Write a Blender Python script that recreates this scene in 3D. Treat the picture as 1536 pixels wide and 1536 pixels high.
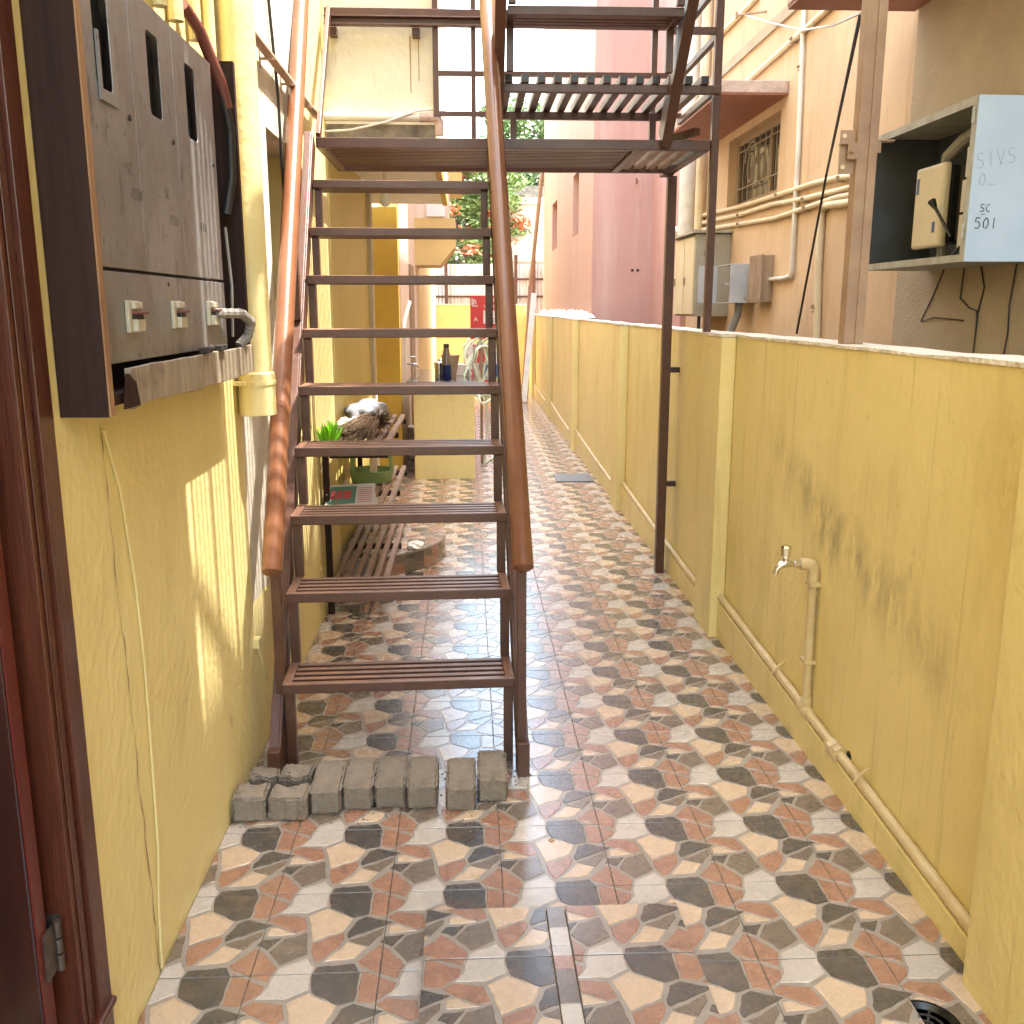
import bpy, bmesh, math, random
from mathutils import Vector, Matrix
random.seed(7)
for o in list(bpy.data.objects): bpy.data.objects.remove(o)
scene = bpy.context.scene
col = scene.collection

# ------------------------------------------------------------------ camera
EYE = 1.54; FPX = 1430.0
pitch = math.atan(306 / FPX); yaw = math.atan(68 / math.hypot(FPX, 306))
FW = Vector((math.sin(yaw) * math.cos(pitch), math.cos(yaw) * math.cos(pitch), -math.sin(pitch)))
RT = FW.cross(Vector((0, 0, 1))).normalized(); UP = RT.cross(FW)
cd = bpy.data.cameras.new('camera'); cam = bpy.data.objects.new('camera', cd); col.objects.link(cam)
m = Matrix((RT, UP, -FW)).transposed().to_4x4(); m.translation = (0, 0, EYE)
cam.matrix_world = m
cd.sensor_fit = 'HORIZONTAL'; cd.sensor_width = 36; cd.lens = 36 * FPX / 1536
cd.clip_start = .05; cd.clip_end = 500
scene.camera = cam
# ------------------------------------------------------------------ sky and sun
SUN_EL = math.radians(69.3)
w = bpy.data.worlds.new('World'); scene.world = w; w.use_nodes = True
nt = w.node_tree; bg = nt.nodes['Background']
sky = nt.nodes.new('ShaderNodeTexSky'); sky.sky_type = 'NISHITA'; sky.sun_disc = False
sky.sun_elevation = SUN_EL; sky.sun_rotation = math.radians(90)
sky.air_density = 1.8; sky.dust_density = 3.5; sky.ozone_density = .8
nt.links.new(sky.outputs[0], bg.inputs[0]); bg.inputs[1].default_value = .15
sl = bpy.data.lights.new('sun', 'SUN'); sl.energy = 2.0; sl.angle = math.radians(.62); sl.color = (1, .97, .92)
so = bpy.data.objects.new('sun', sl); col.objects.link(so)
so.rotation_euler = Vector((-math.cos(SUN_EL), 0, -math.sin(SUN_EL))).to_track_quat('-Z', 'Y').to_euler()
so.location = (8, 3, 20)
vs = scene.view_settings; vs.view_transform = 'Standard'; vs.look = 'None'; vs.gamma = 1; vs.exposure = 3.38
vs.use_curve_mapping = False
scene.render.engine = 'CYCLES'; scene.cycles.max_bounces = 6; scene.cycles.diffuse_bounces = 4; scene.cycles.glossy_bounces = 3

# ------------------------------------------------------------------ points on the real planes of the place
def ray(u, v): return FW * FPX + RT * (u - 768) - UP * (v - 768)
CE = Vector((0, 0, EYE))
def onx(u, v, x): d = ray(u, v); return CE + d * (x / d.x)
def ony(u, v, y): d = ray(u, v); return CE + d * (y / d.y)
def onz(u, v, z=0): d = ray(u, v); return CE + d * ((z - EYE) / d.z)

# ------------------------------------------------------------------ materials
MATS = {}
def mat(name, c, c2=None, rough=.6, metal=0, ns=6, amt=.5, bump=0, bs=60, stretch=(1, 1, 1), coord='pos', spec=.5,
        stain=None, coat=0, rvar=0, objvar=0, bdist=.01):
    M = bpy.data.materials.new(name); M.use_nodes = True; MATS[name] = M
    t = M.node_tree; N = t.nodes; L = t.links; b = N['Principled BSDF']
    b.inputs['Roughness'].default_value = rough; b.inputs['Metallic'].default_value = metal
    b.inputs['Specular IOR Level'].default_value = spec
    if coat: b.inputs['Coat Weight'].default_value = coat; b.inputs['Coat Roughness'].default_value = .19
    if coord == 'pos': src = N.new('ShaderNodeNewGeometry').outputs['Position']
    else: src = N.new('ShaderNodeTexCoord').outputs['Object']
    mp = N.new('ShaderNodeMapping'); mp.inputs['Scale'].default_value = stretch; L.new(src, mp.inputs[0])
    nz = N.new('ShaderNodeTexNoise'); nz.inputs['Scale'].default_value = ns; nz.inputs['Detail'].default_value = 3
    nz.inputs['Roughness'].default_value = .65; L.new(mp.outputs[0], nz.inputs[0])
    rp = N.new('ShaderNodeMapRange'); rp.inputs[1].default_value = .35; rp.inputs[2].default_value = .7
    L.new(nz.outputs[0], rp.inputs[0])
    mx = N.new('ShaderNodeMix'); mx.data_type = 'RGBA'
    if c2 is None: c2 = tuple(x * (1 - amt * .35) for x in c)
    mx.inputs['A'].default_value = (*c, 1); mx.inputs['B'].default_value = (*c2, 1)
    L.new(rp.outputs[0], mx.inputs['Factor'])
    out = mx.outputs['Result']
    for (sc, sns, sst, lo, hi, strength) in (stain or []):
        mp2 = N.new('ShaderNodeMapping'); mp2.inputs['Scale'].default_value = sst; L.new(src, mp2.inputs[0])
        n2 = N.new('ShaderNodeTexNoise'); n2.inputs['Scale'].default_value = sns; n2.inputs['Detail'].default_value = 3.5
        n2.inputs['Roughness'].default_value = .7; L.new(mp2.outputs[0], n2.inputs[0])
        r2 = N.new('ShaderNodeMapRange'); r2.inputs[1].default_value = lo; r2.inputs[2].default_value = hi
        r2.inputs[4].default_value = strength; L.new(n2.outputs[0], r2.inputs[0])
        m2 = N.new('ShaderNodeMix'); m2.data_type = 'RGBA'; L.new(r2.outputs[0], m2.inputs['Factor'])
        L.new(out, m2.inputs['A']); m2.inputs['B'].default_value = (*sc, 1); out = m2.outputs['Result']
    if objvar:
        oi = N.new('ShaderNodeObjectInfo'); hs = N.new('ShaderNodeHueSaturation')
        r3 = N.new('ShaderNodeMapRange'); r3.inputs[3].default_value = 1 - objvar; r3.inputs[4].default_value = 1 + objvar
        L.new(oi.outputs['Random'], r3.inputs[0]); L.new(r3.outputs[0], hs.inputs['Value'])
        L.new(out, hs.inputs['Color']); out = hs.outputs[0]
    L.new(out, b.inputs['Base Color'])
    if rvar:
        r4 = N.new('ShaderNodeMapRange'); r4.inputs[3].default_value = max(.03, rough - rvar); r4.inputs[4].default_value = rough + rvar
        L.new(nz.outputs[0], r4.inputs[0]); L.new(r4.outputs[0], b.inputs['Roughness'])
    if bump:
        n3 = N.new('ShaderNodeTexNoise'); n3.inputs['Scale'].default_value = bs; n3.inputs['Detail'].default_value = 2
        L.new(mp.outputs[0], n3.inputs[0])
        bp = N.new('ShaderNodeBump'); bp.inputs['Strength'].default_value = bump; bp.inputs['Distance'].default_value = bdist
        L.new(n3.outputs[0], bp.inputs['Height']); L.new(bp.outputs[0], b.inputs['Normal'])
    M['out'] = 0
    return M
YEL = (.78, .645, .28); YEL2 = (.71, .575, .235)
dirt = (.20, .14, .07)
mat('yellow', YEL, YEL2, rough=.5, ns=1.7, bump=.32, bs=38, stretch=(1, 1, .85), bdist=.012,
    stain=[((.62, .49, .19), 3.2, (1.3, 1.3, .5), .52, .72, .6), ((.34, .25, .10), 11, (1, 1, .8), .66, .78, .5), ((.17, .115, .05), 48, (1, 1, .7), .72, .77, .7)])
mat('yellow_wall', (.79, .65, .285), (.72, .58, .24), rough=.5, ns=1.6, bump=.34, bs=36, stretch=(1, 1, .85), bdist=.012,
    stain=[((.62, .49, .19), 3, (1.4, 1.4, .45), .52, .72, .65), ((.33, .245, .10), 10, (1, 1, .65), .65, .77, .5), ((.15, .105, .05), 46, (1, 1, .6), .715, .765, .8), ((.42, .32, .12), 8, (3, 3, .12), .58, .74, .55)])
mat('olive', (.56, .45, .12), (.50, .395, .10), rough=.55, ns=2, bump=.25, bs=34)
mat('cream_wall', (.58, .52, .41), (.50, .43, .32), rough=.7, ns=4, bump=.3, bs=40, stain=[((.30, .24, .15), 6, (2, 2, .6), .6, .8, .5)])
mat('white_wall', (.70, .66, .52), (.62, .57, .43), rough=.7, ns=3, bump=.25, bs=30, stain=[((.40, .32, .2), 9, (2.5, 1, .3), .6, .78, .5)])
mat('ochre', (.62, .42, .07), (.55, .36, .06), rough=.7, ns=3, bump=.2, bs=30)
mat('pale_pink_wall', (.76, .62, .50), rough=.7, ns=3, bump=.2, bs=30)
mat('orange_yellow', (.66, .47, .18), rough=.7, ns=3, bump=.2, bs=30)
mat('concrete_stained', (.30, .26, .20), (.12, .10, .08), rough=.9, ns=9, bump=.5, bs=60)
mat('beige_wall', (.64, .45, .28), (.56, .385, .235), rough=.75, ns=2.5, bump=.22, bs=95, stretch=(1, 1, .8), bdist=.01,
    stain=[((.40, .24, .13), 4, (2.5, 2.5, .25), .52, .8, .6), ((.25, .17, .10), 8, (1.5, 1.5, .4), .62, .8, .5)])
mat('rough_beige', (.46, .37, .26), (.39, .305, .21), rough=.85, ns=3, bump=.6, bs=120, bdist=.012)
mat('pink_wall', (.545, .325, .272), (.49, .285, .237), rough=.7, ns=1.6, bump=.2, bs=30, stretch=(1, 1, .3),
    stain=[((.62, .44, .38), 2.5, (1.5, 1.5, .12), .48, .72, .7), ((.40, .22, .17), 7, (1.5, 1.5, .2), .6, .76, .5)])
mat('peach_wall', (.64, .40, .29), (.57, .35, .25), rough=.7, ns=1.6, bump=.2, bs=30, stretch=(1, 1, .3), stain=[((.44, .27, .20), 6, (2, 2, .2), .58, .76, .5)])
mat('red_oxide', (.34, .12, .07), rough=.6, ns=5, bump=.2, bs=30)
mat('fascia', (.60, .46, .38), (.42, .30, .24), rough=.8, ns=14, bump=.4, bs=50)
mat('mortar_white', (.78, .70, .58), rough=.9, ns=10, bump=.9, bs=30, bdist=.03)
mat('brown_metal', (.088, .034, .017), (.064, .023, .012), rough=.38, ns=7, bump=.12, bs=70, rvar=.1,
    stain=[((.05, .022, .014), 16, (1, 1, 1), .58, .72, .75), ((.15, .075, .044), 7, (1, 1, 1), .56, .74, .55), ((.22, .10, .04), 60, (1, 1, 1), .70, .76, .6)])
mat('slat_top_lit', (.23, .12, .073), (.15, .068, .04), rough=.42, ns=8, bump=.1, bs=70, rvar=.1)  # paler copy of the brown: skylight painted onto dusty step tops
mat('rail_paint', (.175, .07, .032), (.14, .053, .024), rough=.24, ns=6, bump=.06, bs=60, stain=[((.10, .045, .03), 30, (1, 1, 1), .66, .74, .6), ((.30, .24, .20), 38, (1, 1, 1), .72, .76, .6)])
mat('weld', (.05, .03, .025), rough=.5, ns=60, bump=.8, bs=160)
mat('slat_dusty', (.30, .20, .14), (.22, .12, .08), rough=.5, ns=12, bump=.1)
mat('wood_door', (.095, .027, .013), (.052, .013, .008), rough=.28, ns=5, stretch=(12, 12, .6), bump=.15, bs=30,
    stain=[((.28, .13, .07), 16, (3, 3, .4), .66, .8, .5)])
mat('wood_leaf', (.035, .008, .006), (.02, .005, .004), rough=.25, ns=4, stretch=(10, 10, .6))
mat('wood_edge_lit', (.11, .013, .009), (.08, .010, .007), rough=.3, ns=6, stretch=(8, 8, .6))  # red of the leaf edge, brightened in colour for the light on it
mat('dark_ply', (.032, .014, .009), (.02, .009, .006), rough=.7, spec=.2, ns=5, stretch=(14, 14, .6), bump=.08, bs=8,
    stain=[((.55, .45, .30), 30, (1, 1, 1), .73, .78, .8)])
mat('raw_ply_edge', (.36, .20, .09), (.20, .09, .04), rough=.8, ns=20, stretch=(1, 1, .15), bump=.4, bs=30)
mat('ledge_ply', (.36, .29, .20), (.20, .15, .11), rough=.6, ns=10, stretch=(6, 6, .5), bump=.4, bs=24,
    stain=[((.09, .05, .045), 7, (1, 1, 1), .55, .72, .8)])
mat('steel_panel', (.285, .275, .265), (.20, .19, .18), rough=.4, metal=.5, ns=3.5, stretch=(1, 1, .8), bump=.05, bs=40,
    stain=[((.14, .115, .095), 6, (1, 1, .5), .50, .70, .7), ((.08, .055, .038), 70, (1, 1, .5), .60, .68, .8), ((.075, .06, .05), 24, (1, 1, .3), .58, .70, .7)])
mat('old_steel', (.13, .10, .08), (.07, .05, .04), rough=.45, metal=.6, ns=30)
mat('black', (.006, .006, .006), rough=.35)
mat('dark_inside', (.03, .022, .016), (.02, .015, .012), rough=.8, ns=6)
mat('breaker', (.50, .45, .33), rough=.45, ns=30)
mat('red_plastic', (.14, .042, .03), rough=.4, ns=20)
mat('grey_plastic', (.27, .25, .22), rough=.45, ns=20)
mat('yellow_pipe', (.70, .585, .28), (.62, .50, .22), rough=.4, ns=5, bump=.25, bs=30)
mat('pipe_cream', (.62, .49, .26), (.5, .36, .17), rough=.4, ns=9, bump=.2, bs=40, stain=[((.22, .18, .10), 30, (1, 1, 1), .68, .8, .7)])
mat('conduit', (.72, .61, .42), (.62, .48, .30), rough=.45, ns=8)
mat('pvc_white', (.74, .70, .62), (.62, .56, .48), rough=.4, ns=8)
mat('chrome', (.75, .73, .70), rough=.12, metal=1, ns=9)
mat('pole_paint', (.36, .24, .15), (.28, .17, .11), rough=.5, ns=8, bump=.15, bs=40, stain=[((.5, .40, .2), 12, (1, 1, .5), .66, .8, .5)])
mat('blue_cabinet', (.52, .64, .80), (.46, .58, .74), rough=.45, ns=5, bump=.05, stain=[((.25, .16, .10), 26, (1, 1, 1), .72, .8, .8)])
mat('cabinet_edge', (.40, .40, .34), (.28, .24, .18), rough=.5, ns=12)
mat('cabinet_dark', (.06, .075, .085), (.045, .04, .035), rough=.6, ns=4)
mat('grey_cabinet', (.40, .37, .29), (.35, .31, .24), rough=.5, ns=5)
mat('cream_cabinet', (.62, .52, .33), (.55, .45, .28), rough=.5, ns=5)
mat('light_grey_box', (.52, .51, .50), rough=.5, ns=6)
mat('weathered_wood', (.36, .25, .15), (.22, .14, .09), rough=.85, ns=10, stretch=(1, 1, .3), bump=.4, bs=40)
mat('cable', (.016, .014, .013), rough=.5)
mat('cable_white', (.66, .62, .55), rough=.5)
mat('glass_dark', (.02, .022, .024), rough=.2, spec=.25)
mat('window_wood', (.30, .20, .11), rough=.6, ns=10)
mat('grille', (.30, .23, .15), rough=.5)
mat('ink', (.03, .03, .035), rough=.7)
mat('ink_panel', (.10, .08, .065), rough=.7)
mat('ink_faint', (.22, .25, .30), rough=.7)
mat('brick_grey', (.235, .192, .145), (.16, .128, .094), rough=.95, ns=18, bump=.9, bs=120, coord='obj', objvar=.12, bdist=.006,
    stain=[((.28, .22, .16), 8, (1, 1, 1), .5, .7, .6)])
T = dict(rough=.27, rvar=.1, spec=.7, coat=.6, bump=.12, bs=110, ns=26, objvar=.05, coord='pos', bdist=.004)
mat('stone_dark', (.085, .073, .062), (.050, .044, .039), stain=[((.16, .098, .058), 11, (1, 1, 1), .50, .70, .65), ((.15, .14, .125), 60, (1, 2, 1), .66, .72, .5)], **T)
mat('stone_terra', (.36, .185, .112), (.25, .12, .075), stain=[((.15, .09, .06), 70, (1, 1, 1), .56, .68, .75), ((.52, .34, .22), 32, (1, 2.5, 1), .62, .70, .6)], **T)
mat('stone_cream', (.56, .41, .275), (.49, .355, .23), stain=[((.42, .29, .18), 95, (1, 1, 1), .66, .74, .5)], **T)
mat('stone_light', (.50, .44, .375), (.42, .365, .31), stain=[((.30, .24, .18), 90, (1, 1, 1), .66, .74, .6)], **T)
mat('stone_brown', (.18, .135, .095), (.125, .092, .068), stain=[((.36, .27, .19), 24, (1, 2, 1), .64, .72, .6)], **T)
mat('joint', (.31, .265, .22), (.25, .21, .17), rough=.3, ns=30, spec=.6, coat=.45)
mat('grout', (.20, .12, .07), rough=.7, ns=30)
mat('mortar_bed', (.22, .17, .12), rough=.9, ns=12, bump=.3)
mat('soil', (.22, .19, .15), rough=.95, ns=2, bump=.4, bs=8)
mat('granite', (.10, .09, .085), (.05, .045, .045), rough=.08, ns=80)
mat('steel', (.55, .53, .50), rough=.25, metal=1, ns=10)
mat('bottle_blue', (.02, .035, .16), rough=.22, metal=.6)
mat('bottle_top', (.20, .17, .15), rough=.25, metal=.6)
mat('hose', (.52, .60, .42), (.66, .70, .58), rough=.4, ns=9)
mat('red_board', (.58, .05, .05), rough=.5, ns=4)
mat('white_print', (.78, .76, .72), rough=.5)
mat('blue_print', (.05, .12, .28), rough=.5)
mat('tin', (.62, .55, .50), (.50, .42, .38), rough=.5, ns=6, metal=.2)
mat('broom', (.26, .175, .10), (.14, .09, .055), rough=.9, ns=30)
mat('green_plastic', (.22, .55, .02), rough=.4, ns=10)
mat('pale_green_plastic', (.24, .33, .13), rough=.45, ns=8)
mat('newsprint', (.50, .47, .42), (.42, .40, .36), rough=.85, ns=30)
mat('news_green', (.08, .16, .11), rough=.8, ns=20)
mat('news_red', (.42, .05, .05), rough=.8)
mat('plastic_bag', (.26, .26, .28), (.12, .12, .13), rough=.25, ns=9)
mat('leaf', (.16, .23, .07), (.08, .14, .035), rough=.6, ns=3)
mat('leaf_light', (.24, .31, .10), (.13, .20, .05), rough=.6, ns=3)
mat('blossom', (.60, .20, .09), (.50, .11, .05), rough=.6, ns=5)
mat('bark', (.16, .12, .09), rough=.9, ns=10, bump=.5)
mat('rust', (.42, .27, .13), rough=.8, ns=20)
mat('bulb_glass', (.85, .83, .78), rough=.15)
mat('slate', (.16, .155, .15), rough=.5, ns=9)
mat('lime', (.82, .78, .70), rough=.6, ns=9)
mat('bamboo', (.34, .19, .10), rough=.5, ns=9)
# a stain of mould in a slanting band on the right boundary wall (its own shape, in the wall's plane)
def add_mould(M, y0, z0, y1, z1, width):
    t = M.node_tree; N = t.nodes; L = t.links; b = N['Principled BSDF']
    src = b.inputs['Base Color'].links[0].from_socket
    g = N.new('ShaderNodeNewGeometry'); s = N.new('ShaderNodeSeparateXYZ'); L.new(g.outputs['Position'], s.inputs[0])
    def mth(op, a, bb, clamp=False):
        n = N.new('ShaderNodeMath'); n.operation = op; n.use_clamp = clamp
        for i, q in enumerate((a, bb)):
            if q is None: continue
            if isinstance(q, (int, float)): n.inputs[i].default_value = q
            else: L.new(q, n.inputs[i])
        return n.outputs[0]
    k = (z1 - z0) / (y1 - y0)
    line = mth('ADD', mth('MULTIPLY', mth('SUBTRACT', s.outputs[1], y0), k), z0)
    nz0 = N.new('ShaderNodeTexNoise'); nz0.inputs['Scale'].default_value = 2.5; L.new(g.outputs['Position'], nz0.inputs[0])
    line = mth('ADD', line, mth('MULTIPLY', mth('SUBTRACT', nz0.outputs[0], .5), .28))
    d = mth('ABSOLUTE', mth('SUBTRACT', s.outputs[2], line), None)
    f1 = mth('SUBTRACT', 1, mth('DIVIDE', d, width), True)
    mid = (y0 + y1) / 2; half = abs(y1 - y0) / 2
    f2 = mth('SUBTRACT', 1.25, mth('DIVIDE', mth('ABSOLUTE', mth('SUBTRACT', s.outputs[1], mid), None), half), True)
    mp = N.new('ShaderNodeMapping'); mp.inputs['Scale'].default_value = (1, 1, .4); L.new(g.outputs['Position'], mp.inputs[0])
    n1 = N.new('ShaderNodeTexNoise'); n1.inputs['Scale'].default_value = 11; n1.inputs['Detail'].default_value = 10
    n1.inputs['Roughness'].default_value = .75; L.new(mp.outputs[0], n1.inputs[0])
    r = N.new('ShaderNodeMapRange'); r.inputs[1].default_value = .42; r.inputs[2].default_value = .60; L.new(n1.outputs[0], r.inputs[0])
    fac = mth('MULTIPLY', mth('MULTIPLY', mth('MULTIPLY', f1, f2), r.outputs[0]), .65)
    mx = N.new('ShaderNodeMix'); mx.data_type = 'RGBA'; L.new(fac, mx.inputs['Factor']); L.new(src, mx.inputs['A'])
    mx.inputs['B'].default_value = (.15, .12, .06, 1); L.new(mx.outputs['Result'], b.inputs['Base Color'])
add_mould(MATS['yellow_wall'], 2.05, .58, 3.75, .98, .17)

# ------------------------------------------------------------------ mesh helpers
class MB:
    def __init__(s): s.v = []; s.f = []; s.mi = []; s.k = 0
    def add(s, vs, fs):
        n = len(s.v); s.v += [Vector(x) for x in vs]; s.f += [[n + i for i in f] for f in fs]; s.mi += [s.k] * len(fs); return s
    def m(s, k): s.k = k; return s
    def box(s, x0, x1, y0, y1, z0, z1):
        return s.add([(x, y, z) for x in (x0, x1) for y in (y0, y1) for z in (z0, z1)],
                     [(0, 1, 3, 2), (4, 6, 7, 5), (0, 4, 5, 1), (2, 3, 7, 6), (0, 2, 6, 4), (1, 5, 7, 3)])
    def beam(s, p, q, w_, h, up=(0, 0, 1), off=(0, 0)):
        p = Vector(p); q = Vector(q); d = (q - p).normalized(); up = Vector(up)
        if abs(d.dot(up)) > .98: up = Vector((0, 1, 0))
        r = d.cross(up).normalized(); u = r.cross(d)
        vs_ = []
        for e in (p, q):
            for a, b in ((-1, -1), (1, -1), (1, 1), (-1, 1)):
                vs_.append(e + r * (a * w_ / 2 + off[0]) + u * (b * h / 2 + off[1]))
        return s.add(vs_, [(3, 2, 1, 0), (4, 5, 6, 7), (0, 1, 5, 4), (1, 2, 6, 5), (2, 3, 7, 6), (3, 0, 4, 7)])
    def tube(s, pts, r, n=10, caps=True):
        pts = [Vector(p) for p in pts]; rs = r if isinstance(r, (list, tuple)) else [r] * len(pts)
        ref = None; base = len(s.v); vs_ = []; fs = []
        for i, p in enumerate(pts):
            a = pts[max(i - 1, 0)]; b = pts[min(i + 1, len(pts) - 1)]; d = (b - a).normalized()
            if ref is None: ref = Vector((0, 0, 1)) if abs(d.z) < .9 else Vector((1, 0, 0))
            x = (ref - d * ref.dot(d)).normalized(); ref = x; y = d.cross(x)
            for k in range(n):
                t = 2 * math.pi * k / n; vs_.append(p + (x * math.cos(t) + y * math.sin(t)) * rs[i])
        for i in range(len(pts) - 1):
            for k in range(n):
                a = i * n + k; b = i * n + (k + 1) % n; fs.append((a, b, b + n, a + n))
        if caps: fs.append(tuple(range(n - 1, -1, -1))); e = (len(pts) - 1) * n; fs.append(tuple(range(e, e + n)))
        return s.add(vs_, fs)
    def lathe(s, prof, c, n=20):
        c = Vector(c); vs_ = []; fs = []
        for r, z in prof:
            for k in range(n):
                t = 2 * math.pi * k / n; vs_.append(c + Vector((r * math.cos(t), r * math.sin(t), z)))
        for i in range(len(prof) - 1):
            for k in range(n):
                a = i * n + k; b = i * n + (k + 1) % n; fs.append((a, b, b + n, a + n))
        fs.append(tuple(range(n - 1, -1, -1))); e = (len(prof) - 1) * n; fs.append(tuple(range(e, e + n)))
        return s.add(vs_, fs)
    def prism(s, poly, ext):                       # poly: 3-D points of one flat face, ext: extrusion vector
        poly = [Vector(p) for p in poly]; e = Vector(ext); n = len(poly)
        fs = [tuple(range(n - 1, -1, -1)), tuple(range(n, 2 * n))] + [(i, (i + 1) % n, n + (i + 1) % n, n + i) for i in range(n)]
        return s.add(poly + [p + e for p in poly], fs)
    def xf(s, M): s.v = [M @ x for x in s.v]; return s
ORG = {}
def P_(o): return ORG.get(o.name, Matrix())
def thing(name, label, cat, loc=(0, 0, 0), rotz=0, group=None, kind=None):
    o = bpy.data.objects.new(name, None); col.objects.link(o); o.empty_display_size = .1
    o.location = loc; o.rotation_euler = (0, 0, rotz); ORG[o.name] = Matrix.Translation(Vector(loc)) @ Matrix.Rotation(rotz, 4, 'Z')
    if label: o['label'] = label
    if cat: o['category'] = cat
    if group: o['group'] = group
    if kind: o['kind'] = kind
    return o
def build(name, mb, mats, parent=None, smooth=False, bev=0, label=None, cat=None, group=None, kind=None, recalc=True):
    if parent is not None: Mx = P_(parent)
    else:
        xs = [v.x for v in mb.v]; ys = [v.y for v in mb.v]; zs = [v.z for v in mb.v]
        Mx = Matrix.Translation(((min(xs) + max(xs)) / 2, (min(ys) + max(ys)) / 2, min(zs)))
    inv = Mx.inverted()
    me = bpy.data.meshes.new(name); me.from_pydata([inv @ v for v in mb.v], [], mb.f)
    if isinstance(mats, str): mats = [mats]
    for q in mats: me.materials.append(MATS[q])
    if len(mats) > 1: me.polygons.foreach_set('material_index', mb.mi)
    if recalc:
        bm = bmesh.new(); bm.from_mesh(me); bmesh.ops.recalc_face_normals(bm, faces=bm.faces); bm.to_mesh(me); bm.free()
    if smooth:
        me.polygons.foreach_set('use_smooth', [True] * len(me.polygons))
        me.set_sharp_from_angle(angle=math.radians(40))
    o = bpy.data.objects.new(name, me); col.objects.link(o)
    if parent is not None: o.parent = parent
    else: o.matrix_world = Mx
    ORG[o.name] = Mx
    if bev:
        b = o.modifiers.new('edge', 'BEVEL'); b.width = bev; b.segments = 2; b.limit_method = 'ANGLE'
    if label: o['label'] = label
    if cat: o['category'] = cat
    if group: o['group'] = group
    if kind: o['kind'] = kind
    return o
def bx(name, dims, mt, parent=None, **k): return build(name, MB().box(*dims), mt, parent, **k)
def plate_hole(mb, y0, y1, z0, z1, hy0, hy1, hz0, hz1, x, t, r=.012):
    hole = []; outer = []
    for (cy, cz, a0, oy, oz) in ((hy1 - r, hz1 - r, 0, y1, z1), (hy0 + r, hz1 - r, 90, y0, z1), (hy0 + r, hz0 + r, 180, y0, z0), (hy1 - r, hz0 + r, 270, y1, z0)):
        for k, a in enumerate((a0, a0 + 45, a0 + 90)):
            ar = math.radians(a); p = (cy + r * math.cos(ar), cz + r * math.sin(ar)); hole.append(p)
            if k == 1: outer.append((oy, oz))
            else:
                outer.append((oy, p[1]) if (a % 180 == 0) else (p[0], oz))
    n = len(hole); vs_ = [(x, *p) for p in outer] + [(x, *p) for p in hole] + [(x - t, *p) for p in outer] + [(x - t, *p) for p in hole]
    fs = []
    for i in range(n):
        j = (i + 1) % n
        fs += [(i, j, n + j, n + i), (2 * n + i, 3 * n + i, 3 * n + j, 2 * n + j), (n + i, n + j, 3 * n + j, 3 * n + i), (i, 2 * n + i, 2 * n + j, j)]
    return mb.add(vs_, fs)
GL = {'S': [[(.9, .9), (.5, 1), (.1, .85), (.15, .6), (.75, .45), (.85, .15), (.5, 0), (.05, .1)]], 'C': [[(.9, .85), (.5, 1), (.1, .7), (.05, .35), (.4, 0), (.9, .1)]],
      '5': [[(.85, 1), (.2, 1), (.15, .6), (.6, .65), (.9, .35), (.6, 0), (.1, .05)]], '0': [[(.5, 1), (.1, .6), (.2, .1), (.55, 0), (.9, .4), (.8, .85), (.5, 1)]],
      '1': [[(.5, 1), (.45, 0)]], '2': [[(.1, .8), (.4, 1), (.85, .8), (.6, .4), (.1, 0), (.9, .05)]], 'D': [[(.2, 1), (.2, 0), (.7, .1), (.9, .5), (.65, .9), (.2, 1)]],
      '/': [[(.2, 0), (.8, 1)]], '_': [[(0, .05), (1, .1)]], 'V': [[(0, 1), (.4, 0), (.9, 1)]]}
def scribble(parent, txt, org, rt, up, h, mt='ink', r=.0012, w_=.62, name='handwriting'):
    mb = MB(); rt = Vector(rt); up = Vector(up); org = Vector(org)
    for i, ch in enumerate(txt):
        for pl in GL.get(ch, []):
            mb.tube([org + rt * ((i * w_ * 1.3 + p[0] * w_) * h) + up * (p[1] * h) for p in pl], r, 5)
    return build(name, mb, mt, parent)
def text(parent, body, org, rt, up, size, mt, name='lettering'):
    c = bpy.data.curves.new(name, 'FONT'); c.body = body; c.size = size; c.extrude = .001
    o = bpy.data.objects.new(name, c); col.objects.link(o)
    dg = bpy.context.evaluated_depsgraph_get(); me = bpy.data.meshes.new_from_object(o.evaluated_get(dg))
    bpy.data.objects.remove(o)
    rt = Vector(rt); up = Vector(up); nn = rt.cross(up); M = Matrix((rt, up, nn)).transposed().to_4x4(); M.translation = Vector(org)
    mb = MB(); mb.v = [M @ v.co for v in me.vertices]; mb.f = [list(p.vertices) for p in me.polygons]; mb.mi = [0] * len(mb.f)
    return build(name, mb, mt, parent, recalc=False)

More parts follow.
